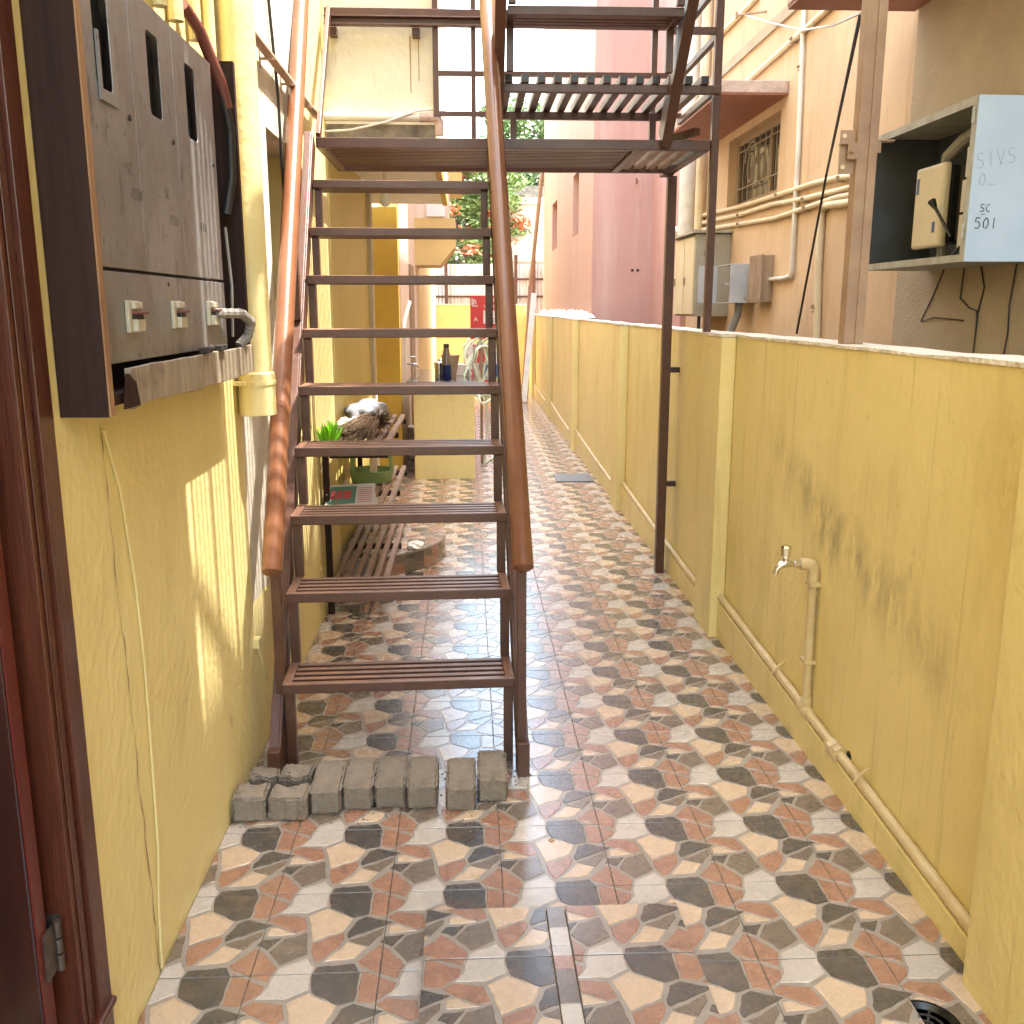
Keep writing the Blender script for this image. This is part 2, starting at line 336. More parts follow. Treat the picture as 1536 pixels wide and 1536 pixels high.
# ================================================================== GROUND AND TILED FLOOR
XL, XR = -.74, 1.21
g = build('ground', MB().add([(-200, -60, -.09), (200, -60, -.09), (200, 340, -.09), (-200, 340, -.09)], [(0, 1, 2, 3)]), 'soil', kind='structure')
floor = bx('floor', (-.95, 1.3, -2.5, 19.6, -.08, -.016), 'mortar_bed', kind='structure')
PX, PY, TX, TY = .3035, .317, -.5245, 1.997
STONES = [('dark', [(-0.505, 1.074), (-0.205, 1.101), (-0.152, 0.999), (-0.16, 0.69), (-0.274, 0.653), (-0.5, 0.796), (-0.534, 0.978)]),
('terra', [(-0.144, 1.034), (0.137, 0.881), (0.117, 0.797), (-0.028, 0.671), (-0.144, 0.694)]),
('terra', [(-0.194, 1.12), (-0.032, 1.315), (0.048, 1.257), (0.187, 1.073), (0.142, 0.919), (-0.158, 1.063)]),
('light', [(0.197, 1.067), (0.411, 1.185), (0.481, 1.07), (0.466, 0.952), (0.478, 0.828), (0.313, 0.729), (0.084, 0.743), (0.155, 0.851), (0.162, 0.943)]),
('cream', [(0.328, 0.699), (0.48, 0.799), (0.715, 0.651), (0.657, 0.494), (0.415, 0.373), (0.366, 0.586)]),
('terra', [(-0.009, 0.665), (0.079, 0.723), (0.302, 0.687), (0.352, 0.52), (0.269, 0.485), (0.082, 0.59)]),
('dark', [(-0.311, 0.422), (-0.31, 0.477), (-0.25, 0.627), (-0.169, 0.676), (0.064, 0.594), (-0.002, 0.549), (-0.175, 0.457), (-0.296, 0.4)]),
('brown', [(-0.294, 0.37), (-0.158, 0.432), (-0.008, 0.523), (-0.015, 0.441), (-0.119, 0.293), (-0.241, 0.336)]),
('cream', [(0.028, 0.453), (0.034, 0.544), (0.099, 0.561), (0.265, 0.472), (0.154, 0.456)]),
('dark', [(-0.034, 0.341), (0.006, 0.415), (0.162, 0.428), (0.071, 0.284), (0.002, 0.332)]),
('brown', [(0.085, 0.262), (0.176, 0.416), (0.291, 0.455), (0.355, 0.493), (0.402, 0.221), (0.204, 0.101), (0.12, 0.209)]),
('terra', [(0.418, 0.356), (0.663, 0.473), (0.675, 0.399), (0.637, 0.3), (0.501, 0.132), (0.471, 0.13), (0.426, 0.236)]),
('cream', [(0.54, 0.13), (0.704, 0.352), (0.866, 0.287), (0.783, 0.159)])]
SM = ['joint', 'stone_dark', 'stone_terra', 'stone_cream', 'stone_light', 'stone_brown', 'grout']
SK = dict(dark=1, terra=2, cream=3, light=4, brown=5)
# uneven stone edges: each edge gets in-between points pushed a little sideways
rs = random.Random(3); ROUGH = []
for k, pl in STONES:
    pl = [(a * PX, b * PY) for a, b in pl]
    cx = sum(a for a, b in pl) / len(pl); cy = sum(b for a, b in pl) / len(pl)
    pl = [(cx + (a - cx) * .985, cy + (b - cy) * .985) for a, b in pl]
    out = []
    for i, p in enumerate(pl):
        q = pl[(i + 1) % len(pl)]; L_ = math.hypot(q[0] - p[0], q[1] - p[1]); n = max(1, int(L_ / .02))
        nx, ny = (q[1] - p[1]) / L_, -(q[0] - p[0]) / L_
        for j in range(n):
            t = j / n; o_ = rs.uniform(-.0021, .0021) if j else 0
            out.append((p[0] + (q[0] - p[0]) * t + nx * o_, p[1] + (q[1] - p[1]) * t + ny * o_))
    ROUGH.append((SK[k], out))
def clip(poly, win):
    n = len(win)
    for i in range(n):
        a = win[i]; b = win[(i + 1) % n]; out = []
        side = lambda p: (b[0] - a[0]) * (p[1] - a[1]) - (b[1] - a[1]) * (p[0] - a[0])
        for j, p in enumerate(poly):
            q = poly[(j + 1) % len(poly)]; sp, sq = side(p), side(q)
            if sp >= 0: out.append(p)
            if (sp >= 0) != (sq >= 0):
                t = sp / (sp - sq); out.append((p[0] + (q[0] - p[0]) * t, p[1] + (q[1] - p[1]) * t))
        poly = out
        if len(poly) < 3: return []
    return poly
def tile_mb(win, org=(0, 0), z=0, thick=.010, pad=.0009):
    """ceramic tile cut to the convex outline win (pattern coordinates): stones proud of the joints"""
    cx = sum(p[0] for p in win) / len(win); cy = sum(p[1] for p in win) / len(win)
    def inset(p, d): L_ = math.hypot(p[0] - cx, p[1] - cy); return (p[0] - (p[0] - cx) * d / L_, p[1] - (p[1] - cy) * d / L_)
    wn = [inset(p, pad * 1.4) for p in win]; wi = [inset(p, pad * 1.4 + .0006) for p in win]
    mb = MB(); O = lambda p, zz: (org[0] + p[0], org[1] + p[1], z + zz)
    n = len(wn)
    mb.m(0).add([O(p, -.0012) for p in wn] + [O(p, -.0012 - thick) for p in wn], [tuple(range(n))] + [(i, n + i, n + (i + 1) % n, (i + 1) % n) for i in range(n)])
    x0 = min(p[0] for p in win); x1 = max(p[0] for p in win); y0 = min(p[1] for p in win); y1 = max(p[1] for p in win)
    for k, pl in ROUGH:
        for i in range(math.floor(x0 / PX) - 2, math.ceil(x1 / PX) + 2):
            for j in range(math.floor(y0 / PY) - 2, math.ceil(y1 / PY) + 2):
                q = [(a + i * PX, b + j * PY) for a, b in pl]
                if max(a for a, b in q) < x0 or min(a for a, b in q) > x1 or max(b for a, b in q) < y0 or min(b for a, b in q) > y1: continue
                q = clip(q, wi)
                if len(q) < 3: continue
                ar = abs(sum(q[t][0] * q[(t + 1) % len(q)][1] - q[(t + 1) % len(q)][0] * q[t][1] for t in range(len(q)))) / 2
                if ar < 3e-6: continue
                gx = sum(a for a, b in q) / len(q); gy = sum(b for a, b in q) / len(q)
                ins = []
                for a, b in q:
                    L_ = math.hypot(a - gx, b - gy) or 1; s_ = min(.0022, L_ * .4) / L_; ins.append((a + (gx - a) * s_, b + (gy - b) * s_))
                nn = len(q)
                mb.m(k).add([O(p, -.0013) for p in q] + [O(p, 0) for p in ins], [tuple(range(nn, 2 * nn))] + [(t, (t + 1) % nn, nn + (t + 1) % nn, nn + t) for t in range(nn)])
    return mb
def orient(win): return win if sum(win[i][0] * win[(i + 1) % len(win)][1] - win[(i + 1) % len(win)][0] * win[i][1] for i in range(len(win))) > 0 else win[::-1]
def rect(a, b, c, d): return [(a, c), (b, c), (b, d), (a, d)]
def mesh_of(mb, name):
    me = bpy.data.meshes.new(name); me.from_pydata(mb.v, [], mb.f)
    for q in SM: me.materials.append(MATS[q])
    me.polygons.foreach_set('material_index', mb.mi)
    bm = bmesh.new(); bm.from_mesh(me); bmesh.ops.recalc_face_normals(bm, faces=bm.faces)
    up_ = [f for f in bm.faces if f.normal.z < -.5 and f.calc_center_median().z > -.005]
    bmesh.ops.reverse_faces(bm, faces=up_); bm.to_mesh(me); bm.free()
    return me
cols = []
i0 = math.floor((XL - TX) / PX); i1 = math.ceil((1.215 - TX) / PX)
tile_meshes = {}
for i in range(i0, i1):
    a = max(TX + i * PX, XL + .001); b = min(TX + (i + 1) * PX, 1.205)
    tile_meshes[i] = mesh_of(tile_mb(rect(a - TX - i * PX, b - TX - i * PX, 0, PY)), 'tile')
fm = P_(floor).inverted(); rows = 0; cover = (-.118, .526, .9, 2.17)
far_tiles = MB()
DRAIN = (1.0, 1.775)
for j in range(-6, 56):
    for i in range(i0, i1):
        px_, py_ = TX + i * PX, TY + j * PY
        if j < 27:
            me = tile_meshes[i]
            dcell = px_ <= DRAIN[0] < px_ + PX and py_ <= DRAIN[1] < py_ + PY
            if dcell:                                                  # the tile with the round hole of the floor drain
                me = me.copy(); bm = bmesh.new(); bm.from_mesh(me)
                bm.free()
                cut = MB().lathe([(.072, -.05), (.072, .05)], (DRAIN[0] - px_, DRAIN[1] - py_, 0), 28)
                cme = bpy.data.meshes.new('cut'); cme.from_pydata(cut.v, [], cut.f)
                cb = bmesh.new(); cb.from_mesh(cme); bmesh.ops.recalc_face_normals(cb, faces=cb.faces); cb.to_mesh(cme); cb.free()
                co = bpy.data.objects.new('cut', cme); col.objects.link(co)
                to = bpy.data.objects.new('tmp', me); col.objects.link(to)
                md = to.modifiers.new('b', 'BOOLEAN'); md.object = co; md.operation = 'DIFFERENCE'; md.solver = 'EXACT'; md.use_self = True
                dg = bpy.context.evaluated_depsgraph_get(); me = bpy.data.meshes.new_from_object(to.evaluated_get(dg))
                bpy.data.objects.remove(to); bpy.data.objects.remove(co)
            o = bpy.data.objects.new('tile', me); col.objects.link(o); o.parent = floor
            o.location = fm @ Vector((px_, py_, random.uniform(-.0004, .0004)))
        else:
            me = tile_meshes[i]; n = len(far_tiles.v); off = Vector((px_, py_, 0))
            far_tiles.v += [v.co + off for v in me.vertices]
            far_tiles.f += [[n + t for t in p.vertices] for p in me.polygons]; far_tiles.mi += [p.material_index for p in me.polygons]
build('tile_field', far_tiles, SM, floor, kind='stuff', recalc=False)
# raised chamber cover of two columns of tile with a narrow strip between
cv = thing('chamber_cover', 'raised tiled inspection chamber cover with narrow strip of cut tiles, nearest the camera', 'cover', (.204, 1.5, 0))
bx('slab', (-.116, .524, .92, 2.168, -.065, .0355), 'mortar_bed', cv)
for (a, b) in ((-.118, .186), (.236, .526)):
    for (c_, d_) in ((1.0, 1.326), (1.33, 1.643), (1.645, 1.96), (1.962, 2.17)):
        org = (a - .075 * (a > 0) + .05, 1.96 - PY * math.ceil((1.96 - c_ - .01) / PY))
        mb = tile_mb(rect(a - org[0], b - org[0], c_ - org[1], d_ - org[1]), org, .047)
        me_o = build('tile', mb, SM, cv, recalc=False)
ks = [5, 4, 4, 2, 5, 4, 3, 5, 4, 1]; y = 2.168
for k, h in zip(ks, (.09, .075, .04, .05, .12, .1, .06, .12, .1, .12)):
    mb = MB().m(0).box(.1885, .2335, y - h + .0015, y, .036, .046); mb.mi = [k] * 6; build('strip_tile', mb, SM, cv, bev=.001); y -= h
cv.rotation_euler = (math.radians(-3.3), 0, 0); cv.location.z = .033
dr = thing('floor_drain', 'round dark floor drain cut into the tiles at the bottom right', 'drain', (DRAIN[0], DRAIN[1], -.016))
build('bowl', MB().lathe([(.071, -.0145), (.071, -.003), (.068, -.003), (.060, -.0145)], (*DRAIN, 0), 28), 'black', dr, smooth=True)
mb = MB()
for r in (.018, .038):
    mb.tube([(DRAIN[0] + r * math.cos(t), DRAIN[1] + r * math.sin(t), -.011) for t in [k * math.pi / 10 for k in range(21)]], .003, 6)
for k in range(6):
    t = k * math.pi / 3; mb.tube([(DRAIN[0], DRAIN[1], -.011), (DRAIN[0] + .055 * math.cos(t), DRAIN[1] + .055 * math.sin(t), -.011)], .003, 6)
build('grating', mb, 'dark_inside', dr)
bx('manhole_plate', (.80, 1.14, 8.45, 8.85, .001, .010), 'slate', label='flat dark grey slab lying on the tiles beside the boundary wall', cat='slab', bev=.002)

# ================================================================== YELLOW HOUSE, left
house = thing('yellow_house', 'yellow painted house along the left with a dark wood door and recessed window', 'house', (-.84, 2, 0))
TH = .23; X0 = XL - TH
W = lambda y0, y1, z0, z1, mt='yellow': bx('wall', (X0, XL, y0, y1, z0, z1), mt, house)
W(-3, .62, -.05, 6); W(.62, 1.712, -.05, .075); W(.62, 1.712, 2.2, 6)
W(1.7125, 3.16, -.05, 6)
# paler strip of wall beyond the downpipe and above the recess
W(3.1605, 3.80, -.05, .55); W(3.1605, 3.80, .5505, 6, 'cream_wall')
W(3.8005, 4.55, -.05, .98); W(3.8005, 4.55, 2.2, 6, 'cream_wall'); W(4.5505, 5.4, -.05, 6); W(5.4005, 7.6, -.05, 6, 'olive')
bx('room_wall', (-2.6, -2.5, -3, 9, -.05, 6), 'ochre', house); bx('room_wall', (-2.5, X0, 2.1, 2.2, -.05, 6), 'ochre', house)
bx('roof', (-2.6, XL + .02, -3, 5.45, 6.0, 6.12), 'concrete_stained', house); bx('room_floor', (-2.5, X0 - .001, -3, 2.1, -.05, .06), 'mortar_bed', house)
bx('upper_landing', (XL + .001, 1.32, .2, 2.50, 4.42, 4.56), 'concrete_stained', house, label='concrete upper landing the stairs lead to')
# recessed window behind the stairs
fr = build('window', MB().box(-.93, -.885, 3.80, 3.86, .98, 2.2).box(-.93, -.885, 4.49, 4.55, .98, 2.2).box(-.93, -.885, 4.16, 4.2, 1.04, 2.14).box(-.93, -.885, 3.86, 4.49, .98, 1.04).box(-.93, -.885, 3.86, 4.49, 2.14, 2.2), 'window_wood', house, bev=.003)
bx('pane', (-.915, -.909, 3.86, 4.16, 1.04, 2.14), 'glass_dark', fr); bx('pane', (-.915, -.909, 4.2, 4.49, 1.04, 2.14), 'glass_dark', fr)
# horizontal drain pipe at lintel height and its brackets
build('pipe', MB().tube([(XL + .03, 3.2, 2.44), (XL + .03, 4.9, 2.44)], .017, 10), 'pole_paint', house, smooth=True)
for y in (3.75, 4.15, 4.6): build('pipe_clip', MB().box(XL, XL + .05, y - .008, y + .008, 2.418, 2.425).box(XL, XL + .004, y - .008, y + .008, 2.39, 2.48), 'pole_paint', house)
# wooden door frame, sill and leaf
mb = MB().box(-.86, XL + .002, 1.605, 1.655, .0755, 2.2).box(-.86, XL + .012, 1.6555, 1.712, .0755, 2.2).box(-.86, -.80, 1.575, 1.6045, .17, 2.2).box(XL + .0025, XL + .006, 1.62, 1.64, .19, 2.2)
dfm = build('door_frame', mb, 'wood_door', house, bev=.005)
build('sill', MB().box(-.86, XL + .012, .64, 1.604, .0757, .165).box(-.84, XL + .02, .64, 1.72, .1655, .182), 'wood_door', dfm, bev=.006)
lf = bx('door', (-1.55, -.770, 1.520, 1.558, .205, 2.18), 'wood_leaf', house, bev=.004)
bx('edge_strip', (-.7695, -.766, 1.521, 1.557, .207, 2.178), 'wood_edge_lit', lf)
for z0, z1 in ((.30, .95), (1.05, 1.6), (1.7, 2.1)): bx('door_panel', (-1.45, -.88, 1.508, 1.5195, z0, z1), 'wood_leaf', lf, bev=.01)
for z in (.40, 1.75):
    build('hinge', MB().box(-.7655, -.760, 1.535, 1.575, z - .045, z + .045).box(-.80, -.7605, 1.5985, 1.6045, z - .045, z + .045).tube([(-.757, 1.578, z - .05), (-.757, 1.578, z - .018)], .007, 8).tube([(-.757, 1.578, z - .014), (-.757, 1.578, z + .014)], .0075, 8).tube([(-.757, 1.578, z + .018), (-.757, 1.578, z + .05)], .007, 8), 'old_steel', lf)
# crack and thin painted cable on the wall below the meter cabinet
rc = random.Random(5); pts = []; z = 1.31
while z > .02:
    t = (1.31 - z) / 1.31; pts.append((1.945 + .07 * t + rc.uniform(-.006, .006), z, rc.choice([.0006, .0008, .0012, .0022, .0030]))); z -= rc.uniform(.02, .05)
pts.append((2.015, .003, .002)); mb = MB()
for a, b in zip(pts, pts[1:]):
    mb.add([(XL + .0015, a[0] - a[2], a[1]), (XL + .0015, a[0] + a[2], a[1]), (XL + .0015, b[0] + b[2], b[1]), (XL + .0015, b[0] - b[2], b[1])], [(0, 1, 2, 3)])
build('crack', mb, 'weathered_wood', house, recalc=False)
build('cable', MB().tube([(XL + .004, 1.955, 1.30), (XL + .004, 2.02, 1.16), (XL + .004, 2.06, .95), (XL + .004, 2.075, .75), (XL + .004, 2.068, .5), (XL + .004, 2.06, .3), (XL + .004, 2.03, .15), (XL + .004, 2.02, .01)], .0032, 6), 'yellow_pipe', house, smooth=True)
build('wall_hook', MB().box(XL, XL + .02, 3.13, 3.17, .40, .43).tube([(XL + .012, 3.15, .40), (XL + .02, 3.17, .33), (XL + .012, 3.25, .24)], .004, 6), 'yellow_pipe', house)
# part of the house that juts out on the first floor, over the veranda
bx('upper_front', (-1.2, -.16, 5.45, 5.6, 2.50, 6), 'white_wall', house, label='cream first floor wall with rust runs')
bx('upper_side', (-.235, -.16, 5.6, 8.8, 2.50, 6), 'white_wall', house)
bx('drip_band', (-1.2, -.158, 5.44, 5.62, 2.43, 2.4995), 'concrete_stained', house)
bx('soffit', (-1.2, -.20, 5.621, 8.8, 2.435, 2.4995), 'lime', house)
bx('soffit_edge', (-.1995, -.158, 5.621, 8.8, 2.42, 2.4995), 'ochre', house)
build('pipe', MB().tube([(-.76, 5.41, 2.53), (-.16, 5.41, 2.53)], .022, 10), 'pvc_white', house, smooth=True)
build('pipe_elbow', MB().tube([(-.24, 5.41, 2.53), (-.145, 5.41, 2.53), (-.137, 5.415, 2.51), (-.136, 5.42, 2.44)], .024, 10), 'fascia', house, smooth=True)
build('rust_run', MB().add([(-.289, 5.4485, 2.94), (-.281, 5.4485, 2.94), (-.282, 5.4485, 2.66), (-.287, 5.4485, 2.66)], [(0, 1, 2, 3)]).add([(-.243, 5.4485, 2.94), (-.238, 5.4485, 2.94), (-.238, 5.4485, 2.72), (-.243, 5.4485, 2.72)], [(0, 1, 2, 3)]), 'rust', house)
build('cable', MB().tube([(-.80, 5.39, 2.45), (-.6, 5.38, 2.46), (-.42, 5.38, 2.50), (-.25, 5.39, 2.56), (-.17, 5.4, 2.57)], .006, 6), 'cable_white', house)
bx('pilaster', (XL + .0005, XL + .03, 7.45, 7.6, 0, 2.43), 'cream_wall', house)
bx('wall', (-1.3, -.621, 9.0, 9.2, -.05, 2.43), 'ochre', house)
bx('wall', (-.80, -.62, 9.2005, 12.4, -.05, 5), 'pale_pink_wall', house); bx('wall', (-.80, -.62, 12.4005, 19.5, -.05, 5), 'orange_yellow', house)
bx('door', (-.6195, -.60, 10.6, 11.3, .05, 2.0), 'weathered_wood', house)
bx('wall', (-1.3, X0 - .3, 7.6, 9.0, -.05, 2.43), 'ochre', house)
build('sunshade', MB().prism([(-.62, 12.0, 2.05), (-.32, 12.0, 2.05), (-.13, 12.0, 2.27), (-.13, 12.0, 2.60), (-.62, 12.0, 2.60)], (0, .9, 0)), 'orange_yellow', house)
bx('poster', (-.47, -.25, 11.985, 11.998, 2.62, 2.80), 'white_print', house); bx('upper_wall', (-.62, -.20, 12.05, 12.3, 2.605, 3.1), 'pale_pink_wall', house)
bx('balcony_edge', (-.62, -.05, 14, 14.6, 3.1, 3.55), 'orange_yellow', house)
build('tap', MB().tube([(-.62, 9.9, .98), (-.57, 9.9, .98), (-.52, 9.9, .975), (-.50, 9.9, .94)], .012, 8).tube([(-.56, 9.9, .98), (-.56, 9.9, 1.05)], .01, 8).tube([(-.595, 9.9, 1.05), (-.525, 9.9, 1.05)], .008, 6), 'steel', house, smooth=True)
build('pipe', MB().tube([(-.61, 9.5, .95), (-.61, 9.5, 1.35), (-.61, 9.6, 1.42), (-.61, 10.5, 1.6)], .02, 8), 'pvc_white', house, smooth=True)
# bulb under the soffit
bl = thing('light_bulb', 'unlit white bulb hanging under the veranda soffit', 'bulb', (-.52, 6.5, 2.2))
build('holder', MB().tube([(-.52, 6.5, 2.434), (-.52, 6.5, 2.33)], .012, 10).tube([(-.52, 6.5, 2.33), (-.52, 6.5, 2.285)], [.022, .02], 12), 'lime', bl, smooth=True)
build('globe', MB().lathe([(.017, 2.285), (.024, 2.26), (.034, 2.23), (.034, 2.21), (.024, 2.19), (.006, 2.182)], (-.52, 6.5, 0), 16), 'bulb_glass', bl, smooth=True)

# downpipe and thinner pipes
dp = thing('drain_downpipe', 'thick yellow painted drain downpipe ending beside the meter cabinet', 'pipe', (-.68, 3.13, 1.2))
build('pipe', MB().tube([(-.68, 3.13, 1.27), (-.68, 3.135, 4.4)], .053, 20), 'yellow_pipe', dp, smooth=True)
build('socket', MB().lathe([(.048, 1.2), (.060, 1.203), (.060, 1.335), (.053, 1.34)], (-.68, 3.13, 0), 22), 'yellow_pipe', dp, smooth=True)
build('strap', MB().lathe([(.0625, 1.30), (.0625, 1.312)], (-.68, 3.13, 0), 22).box(XL, -.70, 3.06, 3.2, 1.30, 1.312), 'yellow_pipe', dp)
for nm, yy, r, lb in (('conduit_pipe', 2.50, .018, 'nearest of the thin yellow conduits rising from the meter cabinet'), ('conduit_pipe', 2.62, .02, 'second nearest thin yellow conduit rising from the meter cabinet'),
                      ('conduit_pipe', 2.80, .018, 'third thin yellow conduit above the meter cabinet, close to the dark side board'), ('conduit_pipe', 2.97, .016, 'thin yellow conduit touching the thick downpipe')):
    build(nm, MB().tube([(XL + r + .002, yy, 2.24), (XL + r + .002, yy, 4.3)], r, 10), 'yellow_pipe', label=lb, cat='pipe', group='thin conduits above the meter cabinet', smooth=True)
build('wall_cable', MB().tube([(XL + .01, 3.86, 2.9), (XL + .01, 3.95, 2.6), (XL + .012, 4.02, 2.35), (XL + .012, 4.03, 2.1), (XL + .01, 4.06, 2.0)], .006, 6), 'cable', label='thin dark cable hanging on the cream wall beside the left handrail', cat='cable', smooth=True)

# ================================================================== METER CABINET
mc = thing('meter_cabinet', 'wall mounted electricity meter cabinet with steel front and dark plywood sides', 'cabinet', (-.70, 2.35, 1.36))
bx('back_board', (XL + .001, XL + .012, 1.80, 2.93, 1.37, 2.22), 'dark_ply', mc)
sp = bx('side_board', (XL + .001, -.652, 1.765, 1.788, 1.345, 2.30), 'dark_ply', mc, label='near side board of dark plywood')
bx('edge_strip', (-.6515, -.648, 1.766, 1.787, 1.346, 2.30), 'raw_ply_edge', sp)
bx('side_board', (XL + .001, -.652, 2.925, 2.945, 1.40, 2.22), 'dark_ply', mc, label='far side board of dark plywood')
bx('bottom_board', (XL + .012, -.655, 1.79, 2.92, 1.362, 1.382), 'dark_ply', mc)
mb = MB(); rl = random.Random(11); n = 14
top = [(1.86 + (2.93 - 1.86) * k / n, 1.428 + .004 * k / n + rl.uniform(-.002, .002)) for k in range(n + 1)]
bot = [(1.87 + (2.93 - 1.87) * k / n, 1.352 + rl.uniform(-.004, .004)) for k in range(n + 1)][::-1]
mb.prism([(-.640, a, b) for a, b in top + [(2.934, 1.40)] + bot + [(1.850, 1.375), (1.862, 1.40)]], (-.012, 0, 0))
build('ledge', mb, 'ledge_ply', mc, bev=.002, label='peeling veneered ledge board along the bottom')
build('torn_veneer', MB().prism([(-.643, 1.835, 1.353), (-.630, 1.875, 1.357), (-.634, 1.872, 1.40), (-.642, 1.858, 1.418)], (-.004, -.008, 0)), 'dark_ply', mc)
ZB, ZS, ZT = 1.436, 1.612, 2.17
def yb(u, v): return onx(u, v, -.67).y
d1 = yb(205, 200); d2 = yb(267, 220); Y0, Y3 = 1.815, 2.74
bx('inner_box', (XL + .013, -.70, 1.83, 2.72, ZB + .01, ZT - .01), 'black', mc)
for (a, b, hu) in ((Y0, d1 - .002, (135, 165, 5, 112)), (d1 + .002, d2 - .002, (216, 242, 66, 158)), (d2 + .002, Y3, (274, 295, 113, 194))):
    ya = onx(hu[0] + 4, hu[2] + 20, -.67); yc = onx(hu[1], hu[3] - 25, -.67); cyy = (ya.y + yc.y) / 2; czz = (onx((hu[0] + hu[1]) / 2, (hu[2] + hu[3]) / 2, -.67)).z
    dn = build('meter_door', plate_hole(MB(), a, b, ZS + .003, ZT, cyy - .042, cyy + .042, czz - .085, czz + .085, -.67, .003), 'steel_panel', mc, bev=.0012)
    mt_ = bx('meter', (-.6995, -.688, cyy - .05, cyy + .05, czz - .1, czz + .09), 'glass_dark', dn)
    build('lock', MB().tube([(-.671, b - .035, ZS + .30), (-.667, b - .035, ZS + .30)], .006, 10), 'black', dn)
    if a == Y0:
        build('flap', MB().box(-.669, -.664, cyy - .04, cyy - .03, czz - .1, czz + .01).box(-.669, -.664, cyy - .04, cyy + .05, czz - .11, czz - .1), 'steel_panel', dn)
for a, z0, t_ in ((2.02, 1.80, 'SC'), (2.034, 1.755, '1250'), (2.26, 1.78, 'SC'), (2.28, 1.725, '1210'), (2.54, 1.73, '110')):
    scribble(mc, t_, (-.6685, a, z0), (0, 1, 0), (0, 0, 1), .022, 'ink_panel', .0006)
lp = bx('lower_panel', (-.674, -.669, Y0, Y3, ZB, ZS - .004), 'steel_panel', mc, bev=.0015)
build('keyhole', MB().tube([(-.670, 2.235, 1.592), (-.6675, 2.235, 1.592)], .005, 8), 'black', lp)
for (u, v) in ((200, 475), (266, 472), (317, 470)):
    c_ = onx(u, v, -.665); y_, z_ = c_.y, c_.z
    br = build('breaker', MB().box(-.669, -.661, y_ - .034, y_ + .026, z_ - .031, z_ + .031).box(-.661, -.650, y_ - .019, y_ + .026, z_ - .029, z_ - .005).box(-.661, -.653, y_ - .019, y_ + .026, z_ + .015, z_ + .029), 'breaker', mc, bev=.0015)
    build('lever', MB().box(-.661, -.641, y_ - .018, y_ + .026, z_ + .004, z_ + .011), 'red_plastic', br, bev=.002)
    for k in range(4): build('terminal', MB().box(-.661, -.6515, y_ - .018 + k * .012, y_ - .012 + k * .012, z_ - .005, z_ + .004), 'black', br)
cpts = [onx(322, 470, -.655), Vector((-.63, 2.76, 1.525)), Vector((-.62, 2.83, 1.50)), Vector((-.635, 2.845, 1.46)), Vector((-.66, 2.82, 1.43))]
fine = [];
for k in range(len(cpts) - 1):
    for t in range(8): fine.append(cpts[k].lerp(cpts[k + 1], t / 8))
build('flexible_conduit', MB().tube(fine, [.0125 + .0018 * (i % 2) for i in range(len(fine))], 10), 'grey_plastic', mc)
build('flexible_conduit', MB().tube([(-.70, 2.78, 2.25), (-.665, 2.82, 2.14), (-.655, 2.86, 2.03), (-.66, 2.87, 1.9), (-.68, 2.86, 1.8)], .014, 10), 'cable', mc, smooth=True)
build('conduit_sleeve', MB().tube([(-.72, 2.70, 2.30), (-.70, 2.77, 2.26), (-.664, 2.822, 2.14), (-.657, 2.845, 2.08)], .0165, 10), 'red_plastic', mc, smooth=True)
build('rope', MB().tube([(-.668, 2.79, 1.76), (-.662, 2.80, 1.6), (-.668, 2.80, 1.46)], .004, 6), 'grey_plastic', mc, smooth=True)
for y_ in (2.37, 2.52): bx('cable_clip', (-.648, -.630, y_, y_ + .06, 1.432, 1.446), 'dark_inside', mc, bev=.002)

# ================================================================== BOUNDARY WALL, right
bw = thing('boundary_wall', 'low yellow boundary wall with pilasters and mould stain along the right', 'wall', (1.26, 8, 0))
WT = 1.425
build('wall_face', MB().box(XR, 1.32, -3, 19.6, -.05, WT - .012), 'yellow_wall', bw)
rw = random.Random(2); mb = MB(); ny = 90
tops = [(rw.uniform(-.003, .003), rw.uniform(-.004, .004)) for _ in range(ny + 1)]
for k in range(ny):
    a, b = -3 + 22.6 * k / ny, -3 + 22.6 * (k + 1) / ny
    ta, tb = tops[k], tops[k + 1]
    mb.add([(XR - .006 + ta[0], a, WT - .0118), (1.326, a, WT - .0118), (1.326, a, WT + ta[1]), (XR - .006 + ta[0], a, WT - .003 + ta[1]), (XR - .006 + tb[0], b, WT - .0118), (1.326, b, WT - .0118), (1.326, b, WT + tb[1]), (XR - .006 + tb[0], b, WT - .003 + tb[1])],
           [(3, 2, 6, 7), (0, 3, 7, 4), (1, 5, 6, 2), (0, 4, 5, 1)])
build('coping', mb, 'mortar_white', bw)
for (a, b) in ((1.45, 1.90), (4.29, 4.60), (7.2, 7.5), (10.42, 10.72), (13.7, 14.0), (17.0, 17.3)):
    build('pilaster', MB().box(1.14, XR - .0005, a, b, -.02, WT - .012), 'yellow_wall', bw, bev=.006)
    bx('pilaster_cap', (1.135, XR - .0065, a - .004, b + .004, WT - .0119, WT + .002), 'mortar_white', bw)
mb = MB()
for (a, b, za, zb) in ((1.90, 4.29, .065, .175), (4.60, 7.2, .10, .20), (7.5, 10.42, .10, .2), (10.72, 13.7, .10, .2), (14.0, 17.0, .1, .2)):
    mb = MB().prism([(1.178, a, -.02), (1.178, b, -.02), (1.178, b, zb), (1.178, a, za)], (XR - .0005 - 1.178, 0, 0))
    build('plinth', mb, 'yellow_wall', bw, bev=.004)
rf = random.Random(6); mb = MB(); prev = None
